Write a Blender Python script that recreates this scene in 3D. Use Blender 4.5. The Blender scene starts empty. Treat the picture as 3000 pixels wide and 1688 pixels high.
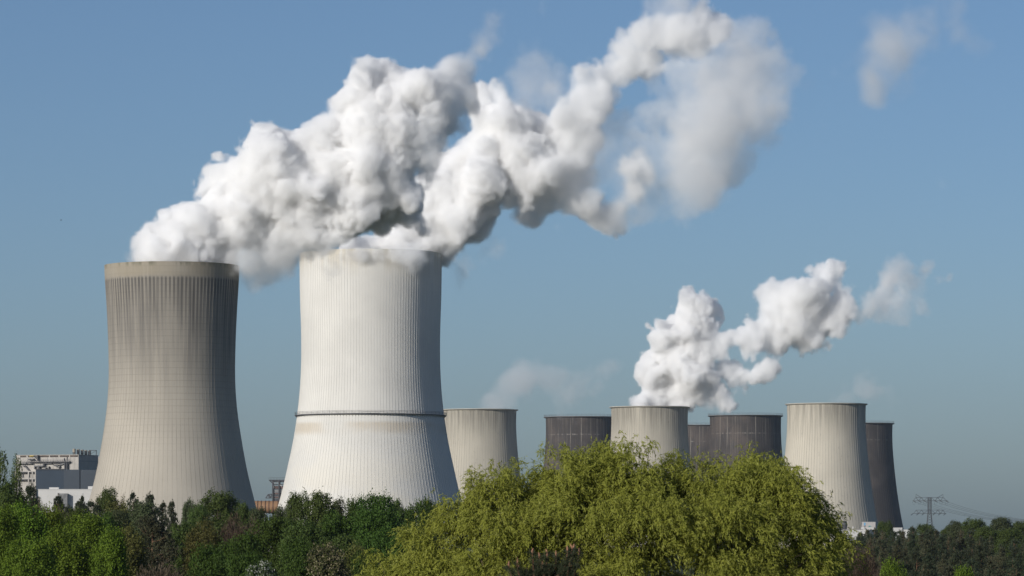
import bpy, bmesh, math, random
import numpy as np
from mathutils import Vector, Matrix

# ------------------------------------------------------------------ camera, sky, sun, exposure
scene = bpy.context.scene
C = scene.collection
F = 11000.0            # focal length in photo pixels (photo 3000 x 1688)
HY = 1555.0            # photo row of the horizon
CAM_Z = 14.0
cam_data = bpy.data.cameras.new('camera')
cam_data.sensor_width = 36.0
cam_data.lens = 36.0 * F / 3000.0
cam_data.shift_y = (HY - 844.0) / 3000.0
cam_data.clip_start = 1.0
cam_data.clip_end = 60000.0
cam_data.dof.use_dof = True
cam_data.dof.focus_distance = 1400.0
cam_data.dof.aperture_fstop = 9.0
cam = bpy.data.objects.new('camera', cam_data)
C.objects.link(cam)
cam.location = (0, 0, CAM_Z)
cam.rotation_euler = (math.radians(90), 0, 0)
scene.camera = cam

SUN_AZ = math.radians(44.0)      # left of straight behind the camera
SUN_EL = math.radians(20.0)
sun_dir = Vector((-math.sin(SUN_AZ) * math.cos(SUN_EL), -math.cos(SUN_AZ) * math.cos(SUN_EL), math.sin(SUN_EL)))
world = bpy.data.worlds.new('World')
scene.world = world
world.use_nodes = True
wn = world.node_tree
bg = wn.nodes['Background']
sky = wn.nodes.new('ShaderNodeTexSky')
sky.sky_type = 'NISHITA'
sky.sun_disc = False
sky.sun_elevation = SUN_EL
sky.sun_rotation = math.atan2(sun_dir.x, sun_dir.y)
sky.altitude = 0.0
sky.air_density = 0.75
sky.dust_density = 1.0
sky.ozone_density = 4.2
wn.links.new(sky.outputs[0], bg.inputs[0])
bg.inputs[1].default_value = 0.084

sun_data = bpy.data.lights.new('sun', 'SUN')
sun_data.energy = 4.0
sun_data.angle = math.radians(0.5)
sun_data.color = (1.0, 0.955, 0.885)
sun = bpy.data.objects.new('sun', sun_data)
C.objects.link(sun)
sun.rotation_euler = sun_dir.to_track_quat('Z', 'Y').to_euler()
sun.location = sun_dir * 500

scene.view_settings.view_transform = 'Standard'
scene.view_settings.look = 'None'
scene.view_settings.exposure = 0.0
scene.view_settings.gamma = 1.0
scene.view_settings.use_curve_mapping = False
cy = scene.cycles
cy.max_bounces = 24
cy.volume_bounces = 18
cy.diffuse_bounces = 3
cy.glossy_bounces = 2
cy.transmission_bounces = 3
cy.transparent_max_bounces = 8
cy.volume_step_rate = 1.0
cy.volume_max_steps = 1024
cy.use_denoising = True
try:
    cy.denoiser = 'OPENIMAGEDENOISE'
except Exception:
    pass
cy.caustics_reflective = False
cy.caustics_refractive = False
# ------------------------------------------------------------------ helpers
def at(px, py, Y):
    """world point seen at photo pixel (px, py) when it stands Y metres away"""
    return Vector(((px - 1500.0) / F * Y, Y, CAM_Z + (HY - py) / F * Y))


class NT:
    """small wrapper for shader node trees"""
    def __init__(self, name):
        self.m = bpy.data.materials.new(name)
        self.m.use_nodes = True
        self.t = self.m.node_tree
        self.t.nodes.clear()
        self.out = self.t.nodes.new('ShaderNodeOutputMaterial')

    def n(self, kind, **kw):
        k = self.t.nodes.new(kind)
        for a, b in kw.items():
            setattr(k, a, b)
        return k

    def put(self, sock, v):
        if isinstance(v, (int, float)):
            sock.default_value = v
        elif isinstance(v, (tuple, list)):
            sock.default_value = (*v, 1) if len(v) == 3 and sock.type == 'RGBA' else v
        else:
            self.t.links.new(v, sock)

    def math(self, op, a, b=0.0, c=0.0, clamp=False):
        k = self.n('ShaderNodeMath', operation=op, use_clamp=clamp)
        for s, v in zip(k.inputs, (a, b, c)):
            self.put(s, v)
        return k.outputs[0]

    def mix(self, fac, a, b, mode='MIX'):
        k = self.n('ShaderNodeMix', data_type='RGBA', blend_type=mode, clamp_factor=True)
        self.put(k.inputs[0], fac)
        self.put(k.inputs[6], a)
        self.put(k.inputs[7], b)
        return k.outputs[2]

    def noise(self, vec, scale, detail=3.0, rough=0.55):
        k = self.n('ShaderNodeTexNoise')
        if vec is not None:
            self.put(k.inputs['Vector'], vec)
        self.put(k.inputs['Scale'], scale)
        self.put(k.inputs['Detail'], detail)
        self.put(k.inputs['Roughness'], rough)
        return k.outputs['Fac']

    def comb(self, x, y, z):
        k = self.n('ShaderNodeCombineXYZ')
        for s, v in zip(k.inputs, (x, y, z)):
            self.put(s, v)
        return k.outputs[0]

    def step(self, v, lo, hi):
        k = self.n('ShaderNodeMapRange', interpolation_type='SMOOTHSTEP')
        self.put(k.inputs[0], v)
        self.put(k.inputs[1], lo)
        self.put(k.inputs[2], hi)
        return k.outputs[0]

    def objco(self):
        k = self.n('ShaderNodeTexCoord')
        s = self.n('ShaderNodeSeparateXYZ')
        self.t.links.new(k.outputs['Object'], s.inputs[0])
        return k.outputs['Object'], s.outputs[0], s.outputs[1], s.outputs[2]

    def surface(self, color, rough=0.8, spec=0.3, bump=None, bump_d=0.05, metal=0.0):
        b = self.n('ShaderNodeBsdfPrincipled')
        self.put(b.inputs['Base Color'], color)
        self.put(b.inputs['Roughness'], rough)
        self.put(b.inputs['Specular IOR Level'], spec)
        self.put(b.inputs['Metallic'], metal)
        if bump is not None:
            k = self.n('ShaderNodeBump')
            self.put(k.inputs['Height'], bump)
            self.put(k.inputs['Distance'], bump_d)
            self.t.links.new(k.outputs[0], b.inputs['Normal'])
        self.t.links.new(b.outputs[0], self.out.inputs['Surface'])
        return self.m


def plain(name, col, var=0.25, scale=0.4, rough=0.75, metal=0.0, streak=0.0):
    t = NT(name)
    co, x, y, z = t.objco()
    n = t.noise(co, scale, 5.0)
    c = t.mix(t.step(n, 0.3, 0.75), tuple(v * (1 - var) for v in col), tuple(min(1, v * (1 + var)) for v in col))
    if streak:
        s = t.noise(t.comb(t.math('MULTIPLY', x, 1.3), t.math('MULTIPLY', y, 1.3), t.math('MULTIPLY', z, 0.08)), 1.0, 4.0)
        c = t.mix(t.math('MULTIPLY', t.step(s, 0.5, 0.75), streak), c, tuple(v * 0.45 for v in col))
    return t.surface(c, rough, 0.3, metal=metal)


class MB:
    """collects simple shapes and links them as one mesh object"""
    def __init__(self):
        self.v, self.f = [], []

    def add(self, verts, faces):
        o = len(self.v)
        self.v += [tuple(p) for p in verts]
        self.f += [tuple(i + o for i in f) for f in faces]
        return self

    def box(self, x0, x1, y0, y1, z0, z1):
        v = [(x, y, z) for z in (z0, z1) for y in (y0, y1) for x in (x0, x1)]
        return self.add(v, [(0, 2, 3, 1), (4, 5, 7, 6), (0, 1, 5, 4), (2, 6, 7, 3), (0, 4, 6, 2), (1, 3, 7, 5)])

    def bar(self, a, b, w, h=None):
        a, b = Vector(a), Vector(b)
        d = (b - a).normalized()
        up = Vector((0, 0, 1)) if abs(d.z) < 0.95 else Vector((0, 1, 0))
        s = d.cross(up).normalized() * (w / 2)
        u = s.cross(d).normalized() * ((h or w) / 2)
        v = [p + i * s + j * u for p in (a, b) for i, j in ((-1, -1), (1, -1), (1, 1), (-1, 1))]
        return self.add(v, [(0, 1, 2, 3), (7, 6, 5, 4), (0, 4, 5, 1), (1, 5, 6, 2), (2, 6, 7, 3), (3, 7, 4, 0)])

    def tube(self, pts, radii, n=8, cap=True):
        pts = [Vector(p) for p in pts]
        rings = []
        for i, p in enumerate(pts):
            d = (pts[min(i + 1, len(pts) - 1)] - pts[max(i - 1, 0)]).normalized()
            up = Vector((0, 0, 1)) if abs(d.z) < 0.9 else Vector((1, 0, 0))
            s = d.cross(up).normalized()
            u = s.cross(d).normalized()
            rings.append([p + (s * math.cos(2 * math.pi * k / n) + u * math.sin(2 * math.pi * k / n)) * radii[i] for k in range(n)])
        v = [q for r in rings for q in r]
        f = [(i * n + k, i * n + (k + 1) % n, (i + 1) * n + (k + 1) % n, (i + 1) * n + k) for i in range(len(pts) - 1) for k in range(n)]
        if cap:
            f += [tuple(range(n))[::-1], tuple((len(pts) - 1) * n + k for k in range(n))]
        return self.add(v, f)

    def lathe(self, prof, n=48, c=(0, 0), close=False):
        m = len(prof)
        v = [(c[0] + r * math.cos(2 * math.pi * k / n), c[1] + r * math.sin(2 * math.pi * k / n), z) for r, z in prof for k in range(n)]
        f = [(i * n + k, i * n + (k + 1) % n, ((i + 1) % m) * n + (k + 1) % n, ((i + 1) % m) * n + k)
             for i in range(m if close else m - 1) for k in range(n)]
        return self.add(v, f)

    def build(self, name, mat, parent=None, smooth=False, kind=None):
        me = bpy.data.meshes.new(name)
        me.from_pydata(self.v, [], self.f)
        me.materials.append(mat)
        if smooth:
            me.shade_smooth()
        o = bpy.data.objects.new(name, me)
        C.objects.link(o)
        o.parent = parent
        if kind:
            o['kind'] = kind
        return o


def tag(o, label, cat, group=None):
    o['label'] = label
    o['category'] = cat
    if group:
        o['group'] = group
    return o


def thing(name, label, cat, loc=(0, 0, 0), rz=0.0, group=None):
    o = bpy.data.objects.new(name, None)
    C.objects.link(o)
    o.location = loc
    o.rotation_euler = (0, 0, rz)
    o.empty_display_size = 1.0
    return tag(o, label, cat, group)


# ------------------------------------------------------------------ ground
def make_ground():
    t = NT('meadow_ground')
    co, x, y, z = t.objco()
    n1 = t.noise(co, 0.03, 6.0, 0.6)
    n2 = t.noise(co, 0.9, 6.0, 0.7)
    c = t.mix(t.step(n1, 0.35, 0.65), (0.045, 0.06, 0.02), (0.085, 0.08, 0.04))
    c = t.mix(t.step(n2, 0.4, 0.8), c, (0.03, 0.038, 0.015))
    m = t.surface(c, 0.95, 0.1, bump=n2, bump_d=0.1)
    g = MB()
    ys = [-380, 0, 60, 150, 300, 600, 1200, 2400, 5000, 9000]
    xs = [-4000, -2000, -700, -200, 0, 200, 700, 2000, 4000]
    v = [(a, b, 0.0) for b in ys for a in xs]
    k = len(xs)
    f = [(j * k + i, j * k + i + 1, (j + 1) * k + i + 1, (j + 1) * k + i) for j in range(len(ys) - 1) for i in range(k - 1)]
    g.add(v, f)
    o = g.build('ground', m)
    o['kind'] = 'structure'


make_ground()


# ------------------------------------------------------------------ cooling towers
def profile_fn(pts):
    """pts: (z, r) -> smooth monotone interpolation"""
    z = np.array([p[0] for p in pts], float)
    r = np.array([p[1] for p in pts], float)
    o = np.argsort(z)
    z, r = z[o], r[o]
    h = np.diff(z)
    d = np.diff(r) / h
    m = np.empty_like(z)
    m[0], m[-1] = d[0], d[-1]
    m[1:-1] = (d[:-1] * h[1:] + d[1:] * h[:-1]) / (h[:-1] + h[1:])

    def fn(q):
        i = int(np.clip(np.searchsorted(z, q) - 1, 0, len(h) - 1))
        s = (q - z[i]) / h[i]
        return float((2 * s ** 3 - 3 * s ** 2 + 1) * r[i] + (s ** 3 - 2 * s ** 2 + s) * h[i] * m[i] + (-2 * s ** 3 + 3 * s ** 2) * r[i + 1] + (s ** 3 - s ** 2) * h[i] * m[i + 1])
    return fn


def shell_material(name, base, kind, H, turn=0.0):
    t = NT(name)
    co, x, y, z = t.objco()
    ang = t.math('ADD', t.math('ARCTAN2', y, x), turn)
    u = t.math('MULTIPLY', ang, 30.0)
    cx, cyy = t.math('MULTIPLY', t.math('COSINE', ang), 30.0), t.math('MULTIPLY', t.math('SINE', ang), 30.0)
    wide = t.noise(t.comb(cx, cyy, z), 0.045, 4.0, 0.5)
    fine = t.noise(t.comb(cx, cyy, t.math('MULTIPLY', z, 0.02)), 0.9, 5.0, 0.65)       # vertical streaks
    streak = t.noise(t.comb(cx, cyy, t.math('MULTIPLY', z, 0.05)), 0.35, 5.0, 0.6)
    grain = t.noise(t.comb(cx, cyy, t.math('MULTIPLY', z, 3.0)), 0.5, 4.0, 0.6)        # horizontal lifts
    c = t.mix(t.step(wide, 0.3, 0.7), tuple(v * 0.93 for v in base), tuple(min(1, v * 1.05) for v in base))
    c = t.mix(t.math('MULTIPLY', t.step(fine, 0.45, 0.8), 0.25), c, tuple(v * 0.7 for v in base))
    c = t.mix(t.math('MULTIPLY', t.step(grain, 0.5, 0.8), 0.18), c, tuple(v * 0.72 for v in base))
    if kind == 'stained':
        # soot-grey weathering below the pale top collar, running down in streaks
        top = t.math('MULTIPLY', t.step(z, H * 0.40, H * 0.86), t.math('SUBTRACT', 1.0, t.math('MULTIPLY', t.step(z, H * 0.94, H * 0.97), 0.7)))
        a = t.math('MULTIPLY', top, t.math('ADD', 0.50, t.math('MULTIPLY', t.step(streak, 0.36, 0.66), 0.42)))
        c = t.mix(a, c, (0.12, 0.113, 0.104))
        runs = t.math('MULTIPLY', t.step(t.math('ADD', t.math('ADD', z, t.math('MULTIPLY', fine, 44.0)), t.math('MULTIPLY', wide, 40.0)), H * 1.10, H * 1.30),
                      t.math('SUBTRACT', 1.0, t.step(z, H * 0.945, H * 0.955)))
        pan = t.math('ABSOLUTE', t.math('SUBTRACT', t.math('FRACT', t.math('MULTIPLY', ang, 104 / (2 * math.pi))), 0.5))
        c = t.mix(t.math('MULTIPLY', t.math('MULTIPLY', runs, t.step(pan, 0.12, 0.42)), 0.75), c, (0.055, 0.05, 0.045))
        # horizontal pour joints
        j = t.math('ABSOLUTE', t.math('SUBTRACT', t.math('FRACT', t.math('DIVIDE', z, 2.6)), 0.5))
        jj = t.math('MULTIPLY', t.step(j, 0.40, 0.49), t.math('MULTIPLY', t.step(z, H * 0.30, H * 0.55), t.math('MULTIPLY', wide, 0.4)))
        c = t.mix(jj, c, (0.09, 0.085, 0.075))
        # pale collar
        c = t.mix(t.math('MULTIPLY', t.step(z, H * 0.945, H * 0.962), t.step(wide, 0.2, 0.75)), c, (0.27, 0.235, 0.175))
        moss = t.math('MULTIPLY', t.step(z, H * 0.982, H * 0.996), t.step(streak, 0.45, 0.6))
        c = t.mix(t.math('MULTIPLY', moss, 0.6), c, (0.10, 0.10, 0.06))
    elif kind == 'white':
        k = t.math('MULTIPLY', t.step(z, H * 0.90, H * 1.0), t.step(streak, 0.40, 0.62))
        c = t.mix(t.math('MULTIPLY', k, 0.45), c, (0.42, 0.35, 0.22))
        band = t.math('MULTIPLY', t.step(z, H * 0.395, H * 0.42), t.math('SUBTRACT', 1.0, t.step(z, H * 0.435, H * 0.45)))
        c = t.mix(t.math('MULTIPLY', t.math('MULTIPLY', band, t.step(wide, 0.35, 0.6)), 0.55), c, (0.44, 0.35, 0.23))
        low = t.math('MULTIPLY', t.math('SUBTRACT', 1.0, t.step(z, H * 0.2, H * 0.45)), t.step(wide, 0.4, 0.6))
        c = t.mix(t.math('MULTIPLY', low, 0.3), c, (0.58, 0.52, 0.40))
    elif kind == 'pale':
        k = t.math('MULTIPLY', t.step(t.math('ADD', z, t.math('MULTIPLY', fine, 24.0)), H * 0.82, H * 1.16), t.step(streak, 0.30, 0.60))
        c = t.mix(t.math('MULTIPLY', k, 0.9), c, tuple(v * 0.36 for v in base))
        sp = t.step(t.noise(t.comb(cx, cyy, t.math('MULTIPLY', z, 0.3)), 0.8, 2.0, 0.5), 0.70, 0.76)
        c = t.mix(t.math('MULTIPLY', sp, 0.55), c, tuple(v * 0.35 for v in base))
    elif kind == 'dark':
        zz = t.math('ADD', z, t.math('MULTIPLY', streak, 26.0))
        run = t.math('MULTIPLY', t.step(t.noise(t.comb(cx, cyy, t.math('MULTIPLY', z, 0.012)), 0.75, 3.0, 0.6), 0.57, 0.66), t.step(zz, H * 0.78, H * 1.02))
        c = t.mix(t.math('MULTIPLY', run, 0.7), c, (0.36, 0.33, 0.28))
        zo = t.math('ADD', z, t.math('MULTIPLY', grain, 1.5))
        ln = t.math('SUBTRACT', 1.0, t.step(t.math('ABSOLUTE', t.math('SUBTRACT', zo, H * 0.87)), 0.15, 0.6))
        c = t.mix(t.math('MULTIPLY', t.math('MULTIPLY', ln, t.step(streak, 0.42, 0.6)), 0.5), c, (0.35, 0.33, 0.30))
        c = t.mix(t.math('MULTIPLY', t.step(wide, 0.45, 0.65), 0.5), c, (0.125, 0.10, 0.085))
        c = t.mix(t.math('MULTIPLY', t.step(grain, 0.5, 0.7), 0.4), c, (0.04, 0.034, 0.032))
    return t.surface(c, 0.85, 0.25)


def cooling_tower(px, d, H, prof_px, mats, label, n_ribs, rib, lip=1.0, rail=False, walk=None):
    base = Vector(((px - 1500) / F * d, d, 0))
    root = thing('cooling_tower', label, 'cooling tower', base, 0.0, 'cooling towers of the power station')
    fn = profile_fn([(CAM_Z + (HY - py) / F * d if py is not None else 0.0, r * d / F) for py, r in prof_px])
    fn0 = fn
    zs = [H * i / 46 for i in range(47)]
    pr = [(fn0(z), z) for z in zs]
    inner = [(r - 0.9, z) for r, z in pr]
    MB().lathe(pr + inner[::-1], 144, close=True).build('shell', mats['shell'], root, smooth=False)
    sh = root.children[0]
    for p in sh.data.polygons:
        p.use_smooth = True
    sh.data.set_sharp_from_angle(angle=math.radians(50))
    # thin wind ribs: too fine to pick apart one by one
    rb = MB()
    w, dep = rib
    for k in range(n_ribs):
        a = 2 * math.pi * (k + 0.5) / n_ribs
        ca, sa = math.cos(a), math.sin(a)
        sec = []
        for i in range(0, 31):
            z = H * 0.985 * i / 30
            r = fn0(z)
            for rr, tt in ((r - 0.1, -w / 2), (r + dep, -w / 2), (r + dep, w / 2), (r - 0.1, w / 2)):
                sec.append((rr * ca - tt * sa, rr * sa + tt * ca, z))
        fc = []
        for i in range(30):
            for j in range(3):
                fc.append((i * 4 + j, i * 4 + j + 1, i * 4 + j + 5, i * 4 + j + 4))
        rb.add(sec, fc)
    rb.build('wind_ribs', mats['rib'], root, kind='stuff')
    rt = fn0(H)
    if lip > 0:
        MB().lathe([(rt - 0.5, H - 0.9), (rt + 0.4, H - 0.8), (rt + lip, H - 0.25), (rt + lip, H + 0.3), (rt - 0.5, H + 0.3)], 144, close=True).build('rim', mats['rim'], root)
    if rail:
        rl = MB()
        n = 96
        for hgt in (0.9, 1.7):
            ring = [((rt + lip * 0.8) * math.cos(2 * math.pi * k / n), (rt + lip * 0.8) * math.sin(2 * math.pi * k / n), H + 0.3 + hgt) for k in range(n + 1)]
            rl.tube(ring, [0.07] * len(ring), 4, cap=False)
        for k in range(n // 2):
            a = 2 * math.pi * k / (n // 2)
            q = Vector(((rt + lip * 0.8) * math.cos(a), (rt + lip * 0.8) * math.sin(a), H + 0.25))
            rl.bar(q, q + Vector((0, 0, 1.75)), 0.12)
        rl.build('railing', mats['steel'], root, kind='stuff')
    if walk:
        z = walk
        r = fn0(z)
        wk = MB().lathe([(r - 0.2, z - 0.2), (r + 1.3, z - 0.2), (r + 1.3, z + 0.12), (r - 0.2, z + 0.12)], 144, close=True).build('walkway', mats['steel'], root)
        rl = MB()
        n = 120
        for hgt in (0.7, 1.3):
            ring = [((r + 1.2) * math.cos(2 * math.pi * k / n), (r + 1.2) * math.sin(2 * math.pi * k / n), z + 0.15 + hgt) for k in range(n + 1)]
            rl.tube(ring, [0.06] * len(ring), 4, cap=False)
        for k in range(n // 2):
            a = 2 * math.pi * k / (n // 2)
            ca, sa = math.cos(a), math.sin(a)
            rl.bar((ca * (r + 1.2), sa * (r + 1.2), z + 0.1), (ca * (r + 1.2), sa * (r + 1.2), z + 1.5), 0.1)
        rl.build('railing', mats['steel'], wk, kind='stuff')
        br = MB()
        for k in range(150):
            a = 2 * math.pi * (k + 0.5) / 150
            ca, sa = math.cos(a), math.sin(a)
            br.bar((ca * (r + 0.1), sa * (r + 0.1), z - 1.2), (ca * (r + 1.1), sa * (r + 1.1), z - 0.2), 0.09)
        br.build('brackets', mats['steel'], wk, kind='stuff')
    return root


steel_dark = plain('dark_steel', (0.07, 0.07, 0.075), 0.2, 0.3, 0.6)
steel_grey = plain('galvanised_steel', (0.13, 0.135, 0.14), 0.2, 0.3, 0.55)
c_stain, c_white, c_pale, c_dark = (0.405, 0.370, 0.312), (0.63, 0.615, 0.575), (0.44, 0.405, 0.335), (0.058, 0.051, 0.048)

H1, D1 = 124.0, 1560.0
cooling_tower(504, D1, H1, [(765, 198), (800, 196.5), (907, 190), (1031, 185), (1114, 184.5), (1197, 190), (1250, 197), (1300, 205), (1390, 222), (1455, 238), (1655, 292)],
              dict(shell=shell_material('stained_concrete', c_stain, 'stained', H1), rib=plain('stained_rib', (0.33, 0.295, 0.24), 0.3, 0.05, 0.85), rim=plain('stained_rim', (0.30, 0.25, 0.18), 0.4, 0.1, 0.85), steel=steel_dark),
              'tall grey-beige cooling tower with dark soot streaks, leftmost of all', 104, (0.11, 0.03), lip=0.0)
H2, D2 = 152.3, 1876.0
cooling_tower(1086, D2, H2, [(728, 208.5), (865, 206.6), (990, 203), (1072, 203.3), (1155, 208), (1218, 215), (1300, 228), (1374, 244), (1436, 258), (1514, 280), (1637, 318)],
              dict(shell=shell_material('white_painted_concrete', c_white, 'white', H2), rib=plain('white_rib', (0.56, 0.545, 0.51), 0.15, 0.05, 0.8), rim=plain('white_rim', (0.5, 0.47, 0.40), 0.2, 0.1, 0.8), steel=steel_dark),
              'tallest cooling tower, white ribbed concrete with a dark walkway ring', 150, (0.15, 0.065), lip=0.0, walk=CAM_Z + (HY - 1218) / F * D2)

pale_rib = plain('pale_rib', (0.40, 0.37, 0.31), 0.2, 0.05, 0.85)
dark_rib = plain('dark_rib', (0.075, 0.062, 0.055), 0.3, 0.05, 0.85)
pale_rim = plain('pale_rim', (0.42, 0.40, 0.35), 0.2, 0.05, 0.85)
dark_rim = plain('dark_rim', (0.13, 0.12, 0.115), 0.25, 0.05, 0.85)
HS = 113.0
pale_shells = {}
for px, py, lip_, label, kind in [
        (1403, 1198, 1.7, 'pale concrete cooling tower half hidden behind the white tower', 'pale'),
        (1903, 1190, 1.7, 'pale concrete cooling tower that sends up the smaller bright steam plume', 'pale'),
        (2421, 1181, 1.5, 'pale ribbed cooling tower standing clear on the right, nearest the pylon', 'pale'),
        (1702, 1220, 1.8, 'dark brown cooling tower with pale drip streaks left of the steaming pale one', 'dark'),
        (2062, 1245, 1.8, 'dark cooling tower showing only as a narrow strip between two others', 'dark'),
        (2184, 1216, 1.8, 'broad dark brown cooling tower with pale drips left of the rightmost pale tower', 'dark'),
        (2517, 1239, 1.8, 'dark cooling tower half hidden behind the right pale one', 'dark')]:
    d = (HS - CAM_Z) * F / (HY - py) + 31.0
    k = 2943.0 / d
    h0 = HY - 1181.0
    prof = [(HY - (HY - a) * k, r * k) for a, r in [(1181, 115), (1220, 114), (1262, 115), (1310, 118.5), (1370, 124.5), (1450, 135), (1545, 152), (1608, 166)]]
    tone = 0.95 if px != 2421 else 1.12
    base = tuple(v * tone for v in (c_pale if kind == 'pale' else c_dark))
    m = shell_material(kind + '_concrete', base, kind, HS, px * 0.37)
    cooling_tower(px, d, HS, prof, dict(shell=m, rib=pale_rib if kind == 'pale' else dark_rib, rim=pale_rim if kind == 'pale' else dark_rim, steel=steel_grey),
                  label, 92, (0.22, 0.10), lip=lip_, rail=(kind == 'dark'))
# ------------------------------------------------------------------ power station buildings
concrete_wall = plain('weathered_concrete', (0.40, 0.375, 0.34), 0.18, 0.15, 0.85, streak=0.35)
concrete_side = plain('boiler_house_concrete', (0.40, 0.375, 0.34), 0.15, 0.12, 0.85, streak=0.3)
dark_clad = plain('slate_blue_cladding', (0.030, 0.045, 0.065), 0.08, 0.05, 0.6)
dark_clad2 = plain('grey_blue_cladding', (0.050, 0.062, 0.078), 0.08, 0.05, 0.6)
white_clad = plain('white_cladding', (0.54, 0.53, 0.51), 0.05, 0.1, 0.6)
louvre_mat = plain('rusty_louvre', (0.11, 0.085, 0.07), 0.4, 0.4, 0.8)
grey_duct = plain('grey_duct', (0.20, 0.20, 0.20), 0.3, 0.3, 0.7)
yellow_paint = plain('yellow_paint', (0.55, 0.40, 0.06), 0.1, 0.3, 0.6)
copper_mat = plain('copper_brown_cladding', (0.29, 0.165, 0.085), 0.12, 0.12, 0.55, streak=0.2)
copper_band = plain('brown_band', (0.10, 0.055, 0.035), 0.2, 0.3, 0.7)
red_panel = plain('rusty_panel', (0.13, 0.085, 0.075), 0.3, 0.3, 0.8)
silo_mat = plain('silo_paint', (0.34, 0.30, 0.24), 0.2, 0.4, 0.7)
glass_dark = plain('dark_window_glass', (0.03, 0.035, 0.04), 0.2, 0.3, 0.25)
teal_print = plain('teal_print', (0.03, 0.20, 0.19), 0.05, 0.3, 0.6)
blue_print = plain('blue_print', (0.12, 0.30, 0.48), 0.05, 0.3, 0.6)

# boiler house: front face turned a little to the left, its right face in shade
DB = 2300.0
SB = DB / F
TB = math.radians(20)
corner = Vector(((230 - 1500) / F * DB, DB, 0))
bh = thing('boiler_house', 'weathered concrete boiler house with catwalks beside the leftmost tower', 'building', corner, -TB)


def ub(x):       # crop column -> distance along the front
    return (30 + x / 7.626 - 230) * SB / math.cos(TB)


def vb(y):       # crop row -> height
    return CAM_Z + (HY - (1290 + y / 7.626)) * SB


X0 = ub(60)
MB().box(X0, 0, 0, 27, 0, vb(325)).build('wall', concrete_side, bh)
MB().box(X0 - 0.3, 0.3, -0.3, 27.3, vb(325), vb(318)).build('parapet', concrete_wall, bh)
for a, b in ((160, 300), (340, 560), (605, 830), (860, 1050), (1090, 1300), (1330, 1510)):
    lv = MB()
    n = 5
    for k in range(n):
        z0 = vb(372) + (vb(335) - vb(372)) * k / n
        lv.box(ub(a), ub(b), -0.25, 0.05, z0 + 0.06, z0 + 0.2)
    lv.build('louvre', louvre_mat, bh, kind='stuff')
    MB().box(ub(a), ub(b), -0.12, 0.05, vb(372), vb(335)).build('louvre_backing', louvre_mat, bh)
MB().box(ub(405), ub(500), -1.8, -0.1, vb(352), vb(337)).build('crane_beam', yellow_paint, bh)
wall_panels = [160, 330, 500, 640, 800, 930, 1020, 1200, 1330, 1440]
for a in wall_panels:
    MB().box(ub(a) - 0.06, ub(a) + 0.06, -0.1, 0.0, vb(640), vb(380)).build('panel_joint', grey_duct, bh)
# catwalks
for a, b, y, dep in ((380, 1350, 475, 2.2), (120, 470, 512, 1.8), (950, 1330, 505, 1.2)):
    wk = MB().box(ub(a), ub(b), -dep, 0.0, vb(y + 12), vb(y)).build('catwalk', steel_dark, bh)
    rl = MB()
    n = max(4, int((b - a) / 40))
    for k in range(n + 1):
        xx = ub(a + (b - a) * k / n)
        rl.bar((xx, -dep + 0.05, vb(y)), (xx, -dep + 0.05, vb(y) + 1.2), 0.12)
    for hgt in (0.6, 1.2):
        rl.bar((ub(a), -dep + 0.05, vb(y) + hgt), (ub(b), -dep + 0.05, vb(y) + hgt), 0.1)
    rl.build('railing', steel_dark, wk, kind='stuff')
for a, b, y0, y1, dep, mt in ((380, 500, 405, 430, 2.0, steel_dark), (500, 590, 365, 380, 2.0, grey_duct), (585, 605, 325, 455, 2.0, steel_dark), (720, 930, 505, 522, 1.6, steel_dark),
                              (540, 730, 556, 580, 2.2, grey_duct), (600, 640, 560, 640, 2.0, steel_dark), (720, 755, 520, 575, 1.8, steel_dark), (1060, 1110, 570, 600, 1.6, grey_duct),
                              (1080, 1100, 600, 650, 1.2, steel_dark), (510, 530, 560, 640, 1.5, steel_dark), (840, 860, 585, 640, 1.4, steel_dark), (1195, 1205, 400, 460, 0.8, steel_dark),
                              (740, 790, 605, 625, 1.6, grey_duct), (240, 300, 560, 580, 1.4, steel_dark), (300, 320, 485, 512, 0.8, steel_dark)):
    MB().box(ub(a), ub(b), -dep, 0.0, vb(y1), vb(y0)).build('duct', mt, bh)
MB().bar((ub(290), -1.0, vb(565)), (ub(380), -1.0, vb(665)), 0.8).build('chute', steel_dark, bh)
MB().bar((ub(1100), -1.0, vb(550)), (ub(1225), -1.0, vb(510)), 0.45).build('chute', grey_duct, bh)
hop = MB()
hop.add([(ub(960), -2, vb(545)), (ub(1100), -2, vb(545)), (ub(1070), -2, vb(580)), (ub(1000), -2, vb(580)),
         (ub(960), 0, vb(545)), (ub(1100), 0, vb(545)), (ub(1070), 0, vb(580)), (ub(1000), 0, vb(580))],
        [(0, 3, 2, 1), (0, 1, 5, 4), (1, 2, 6, 5), (2, 3, 7, 6), (3, 0, 4, 7)])
hop.build('hopper', steel_dark, bh)
for a in (1232, 1278):
    MB().tube([(ub(a), -1.2, vb(485)), (ub(a), -1.2, vb(760))], [0.55, 0.55], 10).build('pipe', steel_dark, bh)
for a, b, y0, y1 in ((1250, 1275, 370, 440), (210, 245, 740, 820), (355, 395, 750, 820), (505, 570, 745, 850), (165, 190, 750, 800), (840, 862, 580, 640)):
    w = MB().box(ub(a), ub(b), -0.15, 0.02, vb(y1), vb(y0)).build('window', glass_dark, bh)
    MB().box(ub(a) - 0.12, ub(b) + 0.12, -0.3, 0.0, vb(y1) - 0.25, vb(y1)).build('sill', grey_duct, w)
for y in (690, 858):
    MB().box(ub(70), ub(572), -3.0, 0.0, vb(y + 10), vb(y - 6)).build('slab', concrete_wall, bh)
    MB().box(ub(70), ub(572), -2.6, -0.1, vb(y + 28), vb(y + 10)).build('beam', steel_dark, bh)
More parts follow.
